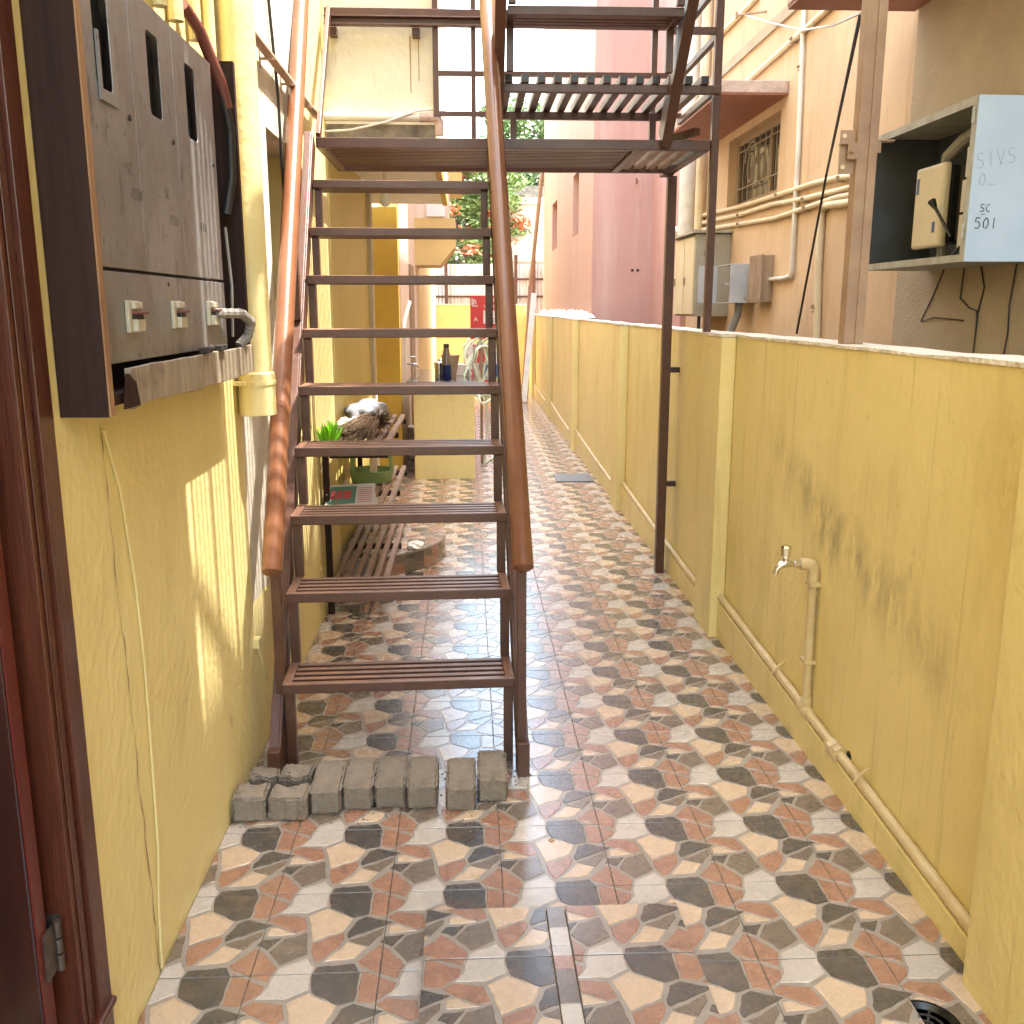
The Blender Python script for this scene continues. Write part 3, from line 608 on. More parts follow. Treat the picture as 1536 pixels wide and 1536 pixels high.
for k in range(36):
    y_ = 10.2 + 6.9 * k / 35; hh = (.02 if k == 0 else .07 + rf.uniform(-.02, .03)) * min(1, .3 + k * .12); xx = 1.222 + rf.uniform(-.012, .03)
    row = [(xx, y_, WT - .004), (1.29, y_, WT + hh * .55 + rf.uniform(-.008, .008)), (1.359, y_, WT + hh + .01), (1.359, y_, WT - .01)]
    n_ = len(mb.v); mb.v += [Vector(p) for p in row]
    if prev is not None:
        for t in range(3): mb.f.append([prev + t, prev + t + 1, n_ + t + 1, n_ + t]); mb.mi.append(0)
    prev = n_
build('mortar_fillet', mb, 'mortar_white', bw)
# water pipe lying on the plinth with riser and tap
wp = thing('water_pipe', 'cream water pipe with standpipe and chrome tap on the yellow wall', 'pipe', (1.19, 3, .1))
build('main_pipe', MB().tube([(1.192, 1.89, .085), (1.192, 3.1, .142), (1.192, 4.30, .198)], .0165, 14), 'pipe_cream', wp, smooth=True)
for (a, b, za, zb) in ((4.59, 7.21, .12, .22), (7.49, 10.43, .12, .22), (10.71, 13.71, .12, .22), (13.99, 16.9, .12, .22)):
    build('main_pipe', MB().tube([(1.192, a, za), (1.192, (a + b) / 2, (za + zb) / 2 - .01), (1.192, b, zb)], .0165, 12), 'pipe_cream', wp, smooth=True)
build('union', MB().tube([(1.19, 2.79, .127), (1.19, 2.82, .129)], .026, 8).tube([(1.19, 2.82, .129), (1.19, 2.85, .130)], .031, 6).tube([(1.19, 2.85, .130), (1.19, 2.87, .131)], .024, 10), 'pipe_cream', wp)
for y_ in (2.62, 3.42): build('clip', MB().tube([(1.165, y_, .125 + (y_ - 2.62) * .045), (1.185, y_, .15 + (y_ - 2.62) * .045), (1.209, y_, .17 + (y_ - 2.62) * .045)], .005, 6), 'pipe_cream', wp)
build('tee', MB().tube([(1.192, 3.08, .141), (1.192, 3.16, .145)], .022, 12).tube([(1.192, 3.12, .143), (1.192, 3.12, .19)], .02, 12), 'pipe_cream', wp, smooth=True)
build('riser', MB().tube([(1.192, 3.12, .15), (1.190, 3.125, .4), (1.190, 3.13, .655)], .0155, 14), 'pipe_cream', wp, smooth=True)
build('strap', MB().box(1.17, XR, 3.10, 3.155, .318, .33).box(1.17, XR, 3.10, 3.155, .60, .615), 'pipe_cream', wp)
build('elbow', MB().tube([(1.190, 3.13, .61), (1.190, 3.13, .655), (1.182, 3.13, .672), (1.165, 3.13, .676), (1.14, 3.13, .676)], .021, 14), 'pipe_cream', wp, smooth=True)
tp = build('tap', MB().tube([(1.145, 3.13, .676), (1.12, 3.13, .676)], .013, 14).tube([(1.12, 3.13, .676), (1.095, 3.13, .679), (1.075, 3.13, .674), (1.06, 3.13, .66), (1.056, 3.13, .642)], [.010, .014, .013, .011, .010], 14).tube([(1.09, 3.13, .68), (1.09, 3.13, .705)], .010, 12), 'chrome', wp, smooth=True)
build('knob', MB().lathe([(.012, .700), (.017, .705), (.019, .735), (.017, .742), (.006, .744)], (1.09, 3.13, 0), 8), 'chrome', tp)

build('hole', MB().tube([(XR + .004, 2.77, .135), (XR - .0015, 2.77, .135)], .018, 12), 'black', bw)
build('dry_leaf', MB().lathe([(.009, .0015), (.008, .003)], (.235, 2.545, 0), 9), 'rust', label='tiny dry brown leaf fragment on the tiles in front of the stairs', cat='leaf')
# ================================================================== BEIGE HOUSE, right
XB = 2.05
bh = thing('beige_house', 'tall beige house beyond the boundary wall with barred window and red soffit sunshades', 'house', (2.3, 3, 0))
H_ = 7.6
B = lambda y0, y1, z0, z1, x0=XB, mt='beige_wall': bx('wall', (x0, 2.32, y0, y1, z0, z1), mt, bh)
B(-3, 4.56, -.08, H_, XB - .012, 'rough_beige'); B(4.5605, 6.5, -.08, H_); B(6.5005, 7.75, -.08, 2.29); B(6.5005, 7.75, 2.80, H_); B(7.7505, 9.05, -.08, H_)
bx('roof', (XB - .05, 5, -3, 9.05, H_, H_ + .12), 'concrete_stained', bh); bx('room_wall', (2.9, 3.0, -3, 9.05, -.08, H_ - .001), 'dark_inside', bh)
bx('end_wall', (2.32, 5, 8.9, 9.05, -.08, H_ - .001), 'beige_wall', bh)
wn = build('window', MB().box(2.12, 2.165, 6.5, 6.56, 2.29, 2.80).box(2.12, 2.165, 7.69, 7.75, 2.29, 2.80).box(2.12, 2.165, 6.56, 7.69, 2.29, 2.335).box(2.12, 2.165, 6.56, 7.69, 2.755, 2.80).box(2.12, 2.165, 6.88, 6.94, 2.335, 2.755), 'window_wood', bh, bev=.003)
for a, b in ((6.56, 6.88), (6.94, 7.69)): bx('pane', (2.14, 2.146, a, b, 2.335, 2.755), 'glass_dark', wn)
mb = MB()
for z in (2.43, 2.70): mb.tube([(2.105, 6.56, z), (2.105, 7.69, z)], .005, 6)
for a, b in ((6.6, 6.86), (6.98, 7.65)):
    k = 3 if b - a < .4 else 6
    for i in range(k):
        y_ = a + (b - a) * i / (k - 1); mb.tube([(2.105, y_, 2.335), (2.105, y_, 2.755)], .004, 6)
mb.tube([(2.10, 7.3 + .16 * math.cos(t), 2.6 + .13 * math.sin(t)) for t in [k * math.pi / 12 for k in range(13)]], .007, 6)
mb.tube([(2.10, 7.3 + .08 * math.cos(t), 2.55 + .1 * math.sin(t)) for t in [k * math.pi / 12 for k in range(25)]], .007, 6)
build('grille', mb, 'grille', wn)
def sunshade(x0, y0, y1, z0):
    s_ = bx('sunshade', (x0, XB - .0005, y0, y1, z0 + .012, z0 + .085), 'fascia', bh, bev=.004); bx('soffit', (x0 + .004, XB - .001, y0 + .004, y1 - .004, z0, z0 + .0115), 'red_oxide', s_)
sunshade(1.60, 6.37, 8.3, 2.86)
bx('sunshade', (1.45, XB - .013, 2.9, 4.60, 2.865, 2.95), 'fascia', bh, bev=.004); bx('soffit', (1.454, XB - .014, 2.904, 4.596, 2.85, 2.8645), 'red_oxide', bh)
bx('floor_band', (XB - .02, XB - .0005, 4.562, 9.05, 3.33, 3.40), 'rough_beige', bh)
def pipe(lbl, pts, r, mt='conduit', grp='conduits on the beige wall', clips=(), name='conduit_pipe'):
    t_ = thing(name, lbl, 'pipe', pts[0], 0, grp); build('pipe', MB().tube(pts, r, 10), mt, t_, smooth=True)
    for c_ in clips:
        build('clip', MB().tube([Vector(c_) + Vector((-r * 1.3, -.01, 0)), Vector(c_) + Vector((-r * 1.3, .01, 0))], r * .6, 6).box(c_[0] - r * 1.4, XB - .001, c_[1] - .008, c_[1] + .008, c_[2] - r * 1.5, c_[2] - r * 1.15), 'pole_paint', t_)
q = lambda u, v, x=2.03: onx(u, v, x)
pipe('topmost of the cream conduits running level below the barred window', [q(1050, 324), q(1110, 310), q(1165, 293), q(1220, 275), q(1255, 267), q(1300, 262)], .016, clips=[q(1168, 292), q(1262, 266)])
pipe('middle cream conduit running level below the barred window', [q(1050, 335), q(1110, 322), q(1160, 306), q(1180, 303), q(1210, 297), q(1300, 275)], .016, clips=[q(1110, 322), q(1208, 298)])
pipe('lowest long cream conduit running level below the barred window', [q(1050, 345), q(1110, 336), q(1163, 327), q(1220, 308), q(1255, 296), q(1300, 287)], .016, clips=[q(1110, 336), q(1210, 311)])
pipe('short thick cream conduit bending down behind the brown pole', [q(1300, 300), q(1262, 305), q(1240, 308), q(1233, 318), q(1228, 400), q(1225, 520)], .022, clips=[q(1226, 460)])
pipe('white vertical conduit dropping from the roof to the wooden board', [q(1207, 0), q(1204, 60), q(1197, 230), q(1188, 405), q(1186, 414), q(1178, 417), q(1146, 420)], .015, 'pvc_white', clips=[q(1202, 100)])
pipe('cream conduit slanting high above the red soffit sunshade', [q(1260, -5), q(1240, 15), q(1190, 60), q(1125, 118), q(1112, 128)], .018, clips=[q(1192, 58)])
pipe('cream conduit along the top right beside the brown railing', [q(1136, -5), q(1108, 24), q(1078, 55)], .02)
dpz = thing('drain_pipe', 'pale vertical drain pipe at the corner of the beige and pink walls', 'pipe', (1.95, 8.7, 0))
build('pipe', MB().tube([(1.95, 8.7, 2.16), (1.95, 8.7, 7.5)], .075, 18), 'pvc_white', dpz, smooth=True)
build('branch', MB().tube([(1.95, 8.72, 2.22), (1.86, 8.8, 2.2)], .05, 14), 'pvc_white', dpz, smooth=True)
build('side_pipe', MB().tube([(2.0, 8.45, 2.2), (2.0, 8.45, 5)], .04, 12), 'conduit', dpz, smooth=True)
build('stay_wire', MB().tube([q(1290, 25, 1.28), q(1240, 260, 1.9), q(1195, 500, 2.02)], .007, 6), 'cable', label='black cable slanting from the brown pole down to the beige wall', cat='cable')
build('overhead_wire', MB().tube([q(1290, 20, 1.3), q(1250, 38, 1.6), q(1205, 45, 1.85), q(1160, 35, 2.0), q(1115, 22, 2.0)], .005, 6), 'cable_white', label='thin grey wire sagging from the brown pole to a wall bracket', cat='cable')
build('wall_bracket', MB().tube([q(1150, 17, 2.049), q(1105, 23, 1.9)], .008, 6).tube([q(1105, 23, 1.9) + Vector((0, 0, .02)), q(1105, 23, 1.9) - Vector((0, 0, .02))], .01, 6), 'pole_paint', label='small iron bracket on the beige wall holding the grey wire', cat='bracket')
# blue meter cabinet, open front
bc = thing('blue_cabinet', 'pale blue steel cabinet with open front and handwritten SC 501 on its side', 'cabinet', (1.9, 3.8, 1.69))
xa, xb2, ya, yb_, za, zb = 1.75, 2.037, 3.39, 4.25, 1.70, 2.25
bx('near_side', (xa, xb2, ya, ya + .004, za, zb), 'blue_cabinet', bc, bev=.001)
bx('top', (xa, xb2, ya + .0045, yb_, zb - .004, zb), 'cabinet_edge', bc); bx('bottom', (xa, xb2, ya + .0045, yb_, za, za + .004), 'cabinet_edge', bc)
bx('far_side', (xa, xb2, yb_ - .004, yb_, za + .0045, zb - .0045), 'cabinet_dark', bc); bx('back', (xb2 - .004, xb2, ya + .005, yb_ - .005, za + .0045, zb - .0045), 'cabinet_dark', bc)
bx('front_lip', (xa - .003, xa, ya, yb_, zb - .028, zb), 'cabinet_edge', bc); bx('front_lip', (xa - .003, xa, ya, yb_, za, za + .026), 'cabinet_edge', bc); bx('front_lip', (xa - .003, xa, ya, ya + .03, za + .0265, zb - .0285), 'cabinet_edge', bc)
for z in (za + .08, zb - .09): build('hinge', MB().tube([(xa - .008, ya + .012, z), (xa - .008, ya + .012, z + .05)], .006, 8), 'cabinet_edge', bc)
scribble(bc, 'SC', (1.790, ya - .0015, 1.868), (1, 0, 0), (0, 0, 1), .026, 'ink', .0012); scribble(bc, '_', (1.795, ya - .0015, 1.858), (1, 0, 0), (0, 0, 1), .026, 'ink', .001)
scribble(bc, '501', (1.775, ya - .0015, 1.812), (1, 0, 0), (0, 0, 1), .036, 'ink', .0016)
scribble(bc, 'S1VS', (1.765, ya - .0012, 2.01), (.9, 0, .15), (-.15, 0, 1), .05, 'ink_faint', .0007); scribble(bc, '0_', (1.775, ya - .0012, 1.955), (1, 0, 0), (0, 0, 1), .04, 'ink_faint', .0007)
mtb = thing('electric_meter', 'cream faced electricity meter with lever inside the open blue cabinet', 'meter', (1.9, 3.85, 1.78))
bx('body', (1.86, 2.02, 3.66, 3.90, 1.79, 2.06), 'dark_inside', mtb, bev=.006)
bx('cover', (1.80, 1.835, 3.70, 3.93, 1.77, 2.08), 'cream_cabinet', mtb, bev=.012); bx('gasket', (1.8355, 1.8595, 3.69, 3.915, 1.785, 2.065), 'black', mtb)
bx('sticker', (1.798, 1.7995, 3.735, 3.755, 1.825, 1.865), 'blue_print', mtb); build('sticker', MB().box(1.798, 1.7995, 3.89, 3.91, 1.98, 2.04), 'blue_print', mtb)
build('lever', MB().tube([(1.80, 3.60, 1.80), (1.77, 3.68, 1.91)], .006, 8).tube([(1.77, 3.68, 1.91), (1.764, 3.70, 1.935)], [.008, .016], 10), 'black', mtb)
build('flexible_conduit', MB().tube([(1.86, 3.82, 2.06), (1.86, 3.80, 2.11), (1.88, 3.72, 2.16), (1.92, 3.62, 2.2)], [.018, .024, .026, .026], 10), 'grey_plastic', mtb)
build('gland', MB().tube([(1.86, 3.78, 1.79), (1.86, 3.78, 1.72)], .02, 10), 'grey_plastic', mtb)
bx('terminal_bar', (1.79, 1.80, 3.50, 3.53, 1.75, 1.87), 'breaker', mtb); bx('terminal_bar', (1.79, 1.80, 3.50, 3.53, 1.88, 1.99), 'breaker', mtb); bx('terminal_bar', (1.79, 1.80, 3.49, 3.515, 2.0, 2.10), 'breaker', mtb)
bx('fuse_carrier', (1.80, 1.86, 3.43, 3.455, 1.78, 2.03), 'breaker', mtb, bev=.004)
build('wires', MB().tube([(1.84, 3.72, 1.72), (1.80, 3.6, 1.715), (1.79, 3.52, 1.75), (1.80, 3.45, 1.78)], .006, 6).tube([(1.86, 3.80, 1.72), (1.82, 3.7, 1.708), (1.84, 3.5, 1.73)], .005, 6), 'cable', mtb)
for lb, pts in (('leftmost thin black wire looping down the wall under the blue cabinet', [(2.034, 4.1, 1.70), (2.034, 4.17, 1.6), (2.034, 4.27, 1.48), (2.034, 4.15, 1.50), (2.034, 3.9, 1.49)]),
                ('middle black wire hanging under the blue cabinet with a kink', [(2.034, 3.93, 1.70), (2.034, 3.94, 1.58), (2.034, 3.86, 1.54), (2.034, 3.80, 1.53), (2.034, 3.79, 1.46)]),
                ('thick twisted black wire hanging straight under the blue cabinet', [(2.034, 3.80, 1.70), (2.034, 3.76, 1.62), (2.034, 3.79, 1.52), (2.034, 3.80, 1.2)]),
                ('rightmost black wire dropping straight down below the blue cabinet', [(2.034, 3.55, 1.70), (2.034, 3.57, 1.55), (2.034, 3.56, 1.45), (2.034, 3.6, 1.2)])):
    build('hanging_wire', MB().tube(pts, .003, 6), 'cable', label=lb, cat='wire', group='wires below the blue cabinet')
# grey cabinets further along
gc = thing('grey_cabinet', 'tall grey cabinet with cream double doors next to the pink wall', 'cabinet', (1.9, 7.85, 1.47))
bx('body', (1.785, XB - .001, 7.56, 8.28, 1.475, 2.10), 'grey_cabinet', gc, bev=.004); bx('canopy', (1.74, XB - .001, 7.52, 8.4, 2.105, 2.12), 'cabinet_edge', gc)
for a, b in ((7.58, 7.90), (7.92, 8.26)):
    d_ = bx('door', (1.765, 1.784, a, b, 1.49, 2.08), 'cream_cabinet', gc, bev=.003); build('handle', MB().tube([(1.757, b - .04, 1.72), (1.757, b - .04, 1.78)], .008, 6), 'pole_paint', d_)
scribble(gc, '10', (1.83, 7.557, 1.93), (1, 0, 0), (0, 0, 1), .04, 'ink', .002)
build('cable', MB().tube([(1.83, 7.6, 1.475), (1.83, 7.6, 1.38), (1.88, 7.6, 1.34), (1.9, 7.6, 1.475)], .014, 8), 'cable', gc)
sb = thing('fuse_box', 'small light grey fuse box hanging open over the grey cabinet', 'fuse box', (1.95, 6.95, 1.57))
bx('near_side', (1.86, XB - .001, 6.85, 6.856, 1.575, 1.845), 'light_grey_box', sb, bev=.002); bx('top', (1.86, XB - .001, 6.857, 7.2, 1.84, 1.845), 'light_grey_box', sb); bx('bottom', (1.86, XB - .001, 6.857, 7.2, 1.575, 1.58), 'light_grey_box', sb)
bx('back', (XB - .02, XB - .001, 6.857, 7.2, 1.581, 1.839), 'black', sb); bx('switch_row', (1.93, 2.0, 6.9, 7.12, 1.62, 1.78), 'dark_inside', sb, bev=.004)
bx('door', (1.72, 1.858, 7.2, 7.206, 1.575, 1.845), 'light_grey_box', sb); bx('latch', (1.825, 1.859, 6.849, 6.853, 1.70, 1.715), 'light_grey_box', sb); bx('badge', (1.96, 1.985, 6.846, 6.8495, 1.60, 1.62), 'breaker', sb)
build('drain_hose', MB().tube([(1.96, 6.95, 1.575), (1.955, 6.95, 1.5), (1.93, 6.97, 1.42), (1.9, 7.0, 1.3)], .03, 12), 'grey_plastic', sb, smooth=True)
wd = thing('wooden_switch_board', 'weathered wooden switch board fixed to the beige wall right of the fuse box', 'board', (1.98, 6.48, 1.57))
bx('front_board', (1.962, 1.975, 6.46, 6.75, 1.575, 1.89), 'weathered_wood', wd, bev=.003); bx('box', (1.9755, XB - .001, 6.47, 6.485, 1.58, 1.885), 'weathered_wood', wd); bx('box_top', (1.9755, XB - .001, 6.4855, 6.7, 1.868, 1.885), 'weathered_wood', wd); bx('box_back', (XB - .006, XB - .001, 6.4855, 6.7, 1.58, 1.867), 'black', wd)
for y_, z_ in ((6.50, 1.86), (6.71, 1.86), (6.50, 1.60), (6.71, 1.60)): build('screw', MB().tube([(1.963, y_, z_), (1.957, y_, z_)], .008, 8), 'pole_paint', wd)
# brown channel pole on the wall top
po = thing('channel_pole', 'brown steel channel pole standing on the boundary wall with clamp brackets', 'pole', (1.255, 3.09, WT))
mb = MB().box(1.226, 1.288, 3.10, 3.106, WT, 4.42).box(1.226, 1.232, 3.1065, 3.15, WT, 4.42).box(1.282, 1.288, 3.1065, 3.15, WT, 4.42).box(1.26, 1.288, 3.093, 3.0995, WT, 4.42)
build('channel', mb, 'pole_paint', po, bev=.002)
for z in (2.04,):
    build('clamp', MB().box(1.175, 1.2255, 3.10, 3.13, z, z + .006).box(1.195, 1.2255, 3.095, 3.101, z - .045, z).box(1.2885, 1.345, 3.10, 3.13, z + .01, z + .015).box(1.2885, 1.302, 3.10, 3.106, z - .025, z + .01).tube([(1.205, 3.08, z - .02), (1.205, 3.12, z - .02)], .008, 8), 'pole_paint', po, bev=.002)
bx('lug_plate', (1.178, 1.2255, 3.12, 3.126, 1.955, 2.085), 'pole_paint', po); build('lug_hole', MB().tube([(1.19, 3.1195, 1.975), (1.19, 3.118, 1.975)], .007, 10).tube([(1.19, 3.1195, 2.068), (1.19, 3.118, 2.068)], .007, 10), 'conduit', po)

# ================================================================== PINK BUILDING
pk = thing('pink_building', 'tall pink plastered building beyond the boundary wall with two narrow window openings', 'building', (3, 13, 0))
def pw(y0, y1, z0, z1): bx('wall', (1.36, 1.75, y0, y1, z0, z1), 'peach_wall', pk)
wins = [(11.95, 12.6, 2.42, 3.16), (14.75, 15.6, 2.42, 3.12)]
pw(10.62, 11.95, -.08, 9); pw(11.9505, 12.6, -.08, 2.42); pw(11.9505, 12.6, 3.16, 9); pw(12.6005, 14.75, -.08, 9); pw(14.7505, 15.6, -.08, 2.42); pw(14.7505, 15.6, 3.12, 9); pw(15.6005, 17.3, -.08, 9)
bx('end_wall', (1.365, 2.0, 10.6, 10.6195, -.08, 9), 'pink_wall', pk); bx('core', (1.7505, 5, 10.62, 17.3, -.08, 9), 'peach_wall', pk)
bx('wall', (2.0005, 5, 9.06, 10.6195, -.08, 9), 'pink_wall', pk)
for (a, b, c_, d_) in wins: bx('window_recess', (1.60, 1.62, a, b, c_, d_), 'red_oxide', pk)
build('wall_hook', MB().tube([(1.82, 10.6, 2.85), (1.82, 10.53, 2.86), (1.80, 10.52, 2.88)], .01, 6), 'pole_paint', pk)
for x_ in (1.80, 1.86): build('hole', MB().tube([(x_, 10.601, 1.94), (x_, 10.594, 1.94)], .016, 10), 'dark_inside', pk)
bx('corner_band', (1.95, 2.02, 10.585, 10.5995, 3.2, 9), 'peach_wall', pk)

# ================================================================== END OF THE PASSAGE
ew = thing('end_wall', 'low yellow wall closing the far end of the passage', 'wall', (.3, 19.7, 0))
bx('wall_face', (-.62, 1.2, 19.61, 19.8, -.05, 1.60), 'orange_yellow', ew); bx('coping', (-.62, 1.2, 19.6, 19.81, 1.6005, 1.62), 'mortar_white', ew)
tf = thing('tin_fence', 'corrugated tin sheet fence with brown posts above the far wall', 'fence', (.5, 20.2, 0))
for k in range(10):
    x_ = -.9 + k * .3; mb = MB(); n = 8
    for i in range(n):
        a, b = x_ + .295 * i / n, x_ + .295 * (i + 1) / n; oa, ob = (.02 if i % 2 else 0), (.02 if (i + 1) % 2 else 0)
        mb.add([(a, 20.2 + oa, 0), (b, 20.2 + ob, 0), (b, 20.2 + ob, 2.42), (a, 20.2 + oa, 2.42)], [(0, 1, 2, 3)])
    build('sheet', mb, 'tin', tf)
for x_ in (-.45, .98, 1.35, 1.6): bx('post', (x_, x_ + .07, 20.1, 20.16, 0, 2.6), 'brown_metal', tf)
for z in (1.75, 2.1): bx('rail', (-.9, 2.0, 20.165, 20.195, z, z + .04), 'brown_metal', tf)
fh = thing('far_house', 'weathered cream house with stained parapet beyond the tin fence', 'house', (3, 28, 0))
bx('wall', (1.0, 6, 26, 30, 2.75, 4.2), 'cream_wall', fh); bx('parapet', (.95, 6.05, 25.95, 30.05, 4.2005, 4.35), 'lime', fh); bx('roof_edge', (1.0, 6, 25.97, 30, 4.351, 4.65), 'concrete_stained', fh)
bx('wall', (1.0, 1.15, 26.01, 30, -.05, 2.7495), 'cream_wall', fh); bx('shutter', (1.151, 5.99, 26.5, 26.55, -.05, 2.7495), 'tin', fh); bx('back', (1.151, 6, 29.9, 30, -.05, 2.7495), 'dark_inside', fh)
def tree(name, label, base, h, blobs, nleaf, size, mt, mt2=None, nb=0, seed=1, grp=None):
    r = random.Random(seed); t_ = thing(name, label, 'tree', base, 0, grp); b = Vector(base)
    mb = MB(); mb.tube([b, b + Vector((.1, 0, h * .3)), b + Vector((-.05, .1, h * .55))], [.22, .17, .12], 10)
    for c_, rr in blobs:
        c_ = Vector(c_); mid = (b + Vector((-.05, .1, h * .5))).lerp(c_, .5) + Vector((r.uniform(-.2, .2), r.uniform(-.2, .2), -.2))
        mb.tube([b + Vector((-.05, .1, h * .45)), mid, c_], [.09, .06, .02], 6)
        for k in range(5):
            d = Vector((r.gauss(0, 1), r.gauss(0, 1), r.gauss(0, .6))).normalized() * rr * .8; mb.tube([mid.lerp(c_, .6), c_ + d], [.035, .01], 5)
    build('trunk', mb, 'bark', t_)
    def leaves(n, s_, mt_, nm, top=False):
        mb = MB(); tot = sum(rr ** 2 for _, rr in blobs)
        for c_, rr in blobs:
            c_ = Vector(c_); cl = [Vector((r.gauss(0, 1), r.gauss(0, 1), r.gauss(0, .75))).normalized() * rr * r.uniform(.35, 1) for _ in range(max(4, int(rr * 14)))]
            if top: cl = [q_ for q_ in cl if q_.y < .2][:max(2, len(cl) // 3)]
            if not cl: continue
            for k in range(int(n * rr ** 2 / tot)):
                p = c_ + r.choice(cl) + Vector((r.gauss(0, 1), r.gauss(0, 1), r.gauss(0, .7))) * rr * .16
                d1 = Vector((r.gauss(0, 1), r.gauss(0, 1), r.gauss(0, .5))).normalized() * s_ * r.uniform(.6, 1.3); d2 = d1.cross(Vector((r.gauss(0, 1), r.gauss(0, 1), r.gauss(0, 1)))).normalized() * s_ * .35
                mb.add([p - d1, p + d2, p + d1, p - d2], [(0, 1, 2, 3)])
        build(nm, mb, mt_, t_, recalc=False)
    leaves(nleaf, size, mt, 'crown')
    if nb: leaves(nb, size * .9, mt2, 'blossom', True)
    return t_
tree('flame_tree', 'flame tree with orange red blossom beyond the far end wall', (.3, 25.5, -.05), 5.2, [((-.3, 25, 4.0), .9), ((.5, 25.2, 4.6), 1.0), ((.1, 24.6, 3.1), .8), ((.9, 25.5, 3.6), .8), ((-.5, 25.5, 5.0), .8), ((.4, 25, 2.6), .6)], 7000, .11, 'leaf_light', 'blossom', 1500, 4)
tree('leafy_tree', 'tall light green tree beyond the far end wall, right of the flame tree', (2.6, 33, -.05), 8, [((1.6, 33, 6.6), 1.4), ((2.6, 33.5, 5.6), 1.5), ((1.2, 32.5, 5.2), 1.1), ((2.4, 32.5, 7.4), 1.1), ((1.4, 33.5, 7.6), .9), ((3.4, 33, 6.8), 1.2)], 9000, .12, 'leaf')
tree('shade_tree', 'dark green tree standing left behind the flame tree', (-1.2, 30, -.05), 5.5, [((-1, 30, 4.2), 1.3), ((.2, 30.5, 4.6), 1.2), ((-.4, 30, 3.2), 1.1), ((1.2, 30.5, 3.6), 1.1)], 6000, .12, 'leaf', seed=9)

# ================================================================== METAL STAIRCASE
ROT = math.radians(1.85)
st = thing('metal_staircase', 'brown painted steel staircase with slatted treads, tube handrails and slatted landing', 'staircase', (-.237, 3.0, 0), ROT)
SMX = P_(st); LZ = lambda x, y, z: SMX @ Vector((x, y, z))
YS = [.01, .18, .36, .54, .705, .88, 1.085, 1.27, 1.445]; ZS_ = [.32, .582, .815, 1.034, 1.246, 1.458, 1.672, 1.876, 2.092]
HW = .387; DEP = .215; BT = .034
def lbox(x0, x1, y0, y1, z0, z1): return MB().box(x0, x1, y0, y1, z0, z1).xf(SMX)
for i, (y, z) in enumerate(zip(YS, ZS_)):
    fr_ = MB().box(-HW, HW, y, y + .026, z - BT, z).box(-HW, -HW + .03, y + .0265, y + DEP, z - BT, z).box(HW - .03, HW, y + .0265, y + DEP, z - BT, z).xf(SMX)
    fr_.mi = [1 if k % 6 == 5 else 0 for k in range(18)]  # upward faces get the paler, sky-lit brown
    tr = build('tread', fr_, ['brown_metal', 'slat_top_lit'], st, bev=.0025)
    for k in range(4):
        yy = y + .047 + k * .0435
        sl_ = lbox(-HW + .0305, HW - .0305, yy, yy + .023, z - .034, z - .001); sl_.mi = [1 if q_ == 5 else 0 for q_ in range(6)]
        build('slat', sl_, ['brown_metal', 'slat_top_lit'], tr, bev=.002)
    zl = 0 if i == 0 else ZS_[i - 1] - .002
    for s_ in (-1, 1):
        x_ = s_ * (HW - .018)
        build('riser_post', lbox(x_ - .0155, x_ + .0155, y + .034, y + .066, zl, z - BT - .0005 if False else z - .0365), 'brown_metal', st, bev=.002)
        build('weld', MB().tube([LZ(x_ - .016, y + .030, z - BT - .003), LZ(x_ + .016, y + .030, z - BT - .003)], .0045, 6), 'weld', tr)
for s_ in (-1, 1):
    x_ = s_ * (HW + .024)
    p0, p1 = LZ(x_, -.06, .0), LZ(x_, 1.62, 2.285)
    d_ = (p1 - p0).normalized()
    mb = MB().beam(p0 + d_ * .06, p1, .008, .10, (0, 0, 1), (-s_ * .015, 0)).beam(p0 + d_ * .06, p1, .03, .008, (0, 0, 1), (s_ * .004, .046)).beam(p0 + d_ * .06, p1, .03, .008, (0, 0, 1), (s_ * .004, -.046))
    build('stringer', mb, 'brown_metal', st, bev=.0015)
    build('stringer_foot', MB().box(x_ - .02, x_ + .02, -.075, .02, 0, .12).xf(SMX), 'brown_metal', st, bev=.002)
    # handrail: thick tube with rounded end, carried on posts
    if s_ < 0: a, b = Vector((-.640, 3.02, .70)), Vector((-.715, 4.72, 3.05))
    else: a, b = Vector((.172, 2.93, .73)), Vector((.095, 4.60, 3.0))
    d_ = (b - a).normalized()
    hr = build('handrail', MB().tube([a - d_ * .012, a - d_ * .006, a, a + d_ * .2, b], [.012, .026, .034, .034, .034], 20), 'rail_paint', st, smooth=True)
    lo = a + d_ * .05
    build('rail_post', MB().beam((lo.x + s_ * .0, lo.y + .02, .0 if s_ < 0 else .0), (lo.x, lo.y + .03, lo.z), .03, .03), 'brown_metal', st, bev=.002)
    mid = a.lerp(b, .55); build('rail_post', MB().beam((mid.x, mid.y, mid.z - .5), (mid.x, mid.y, mid.z), .028, .028), 'brown_metal', st, bev=.002)
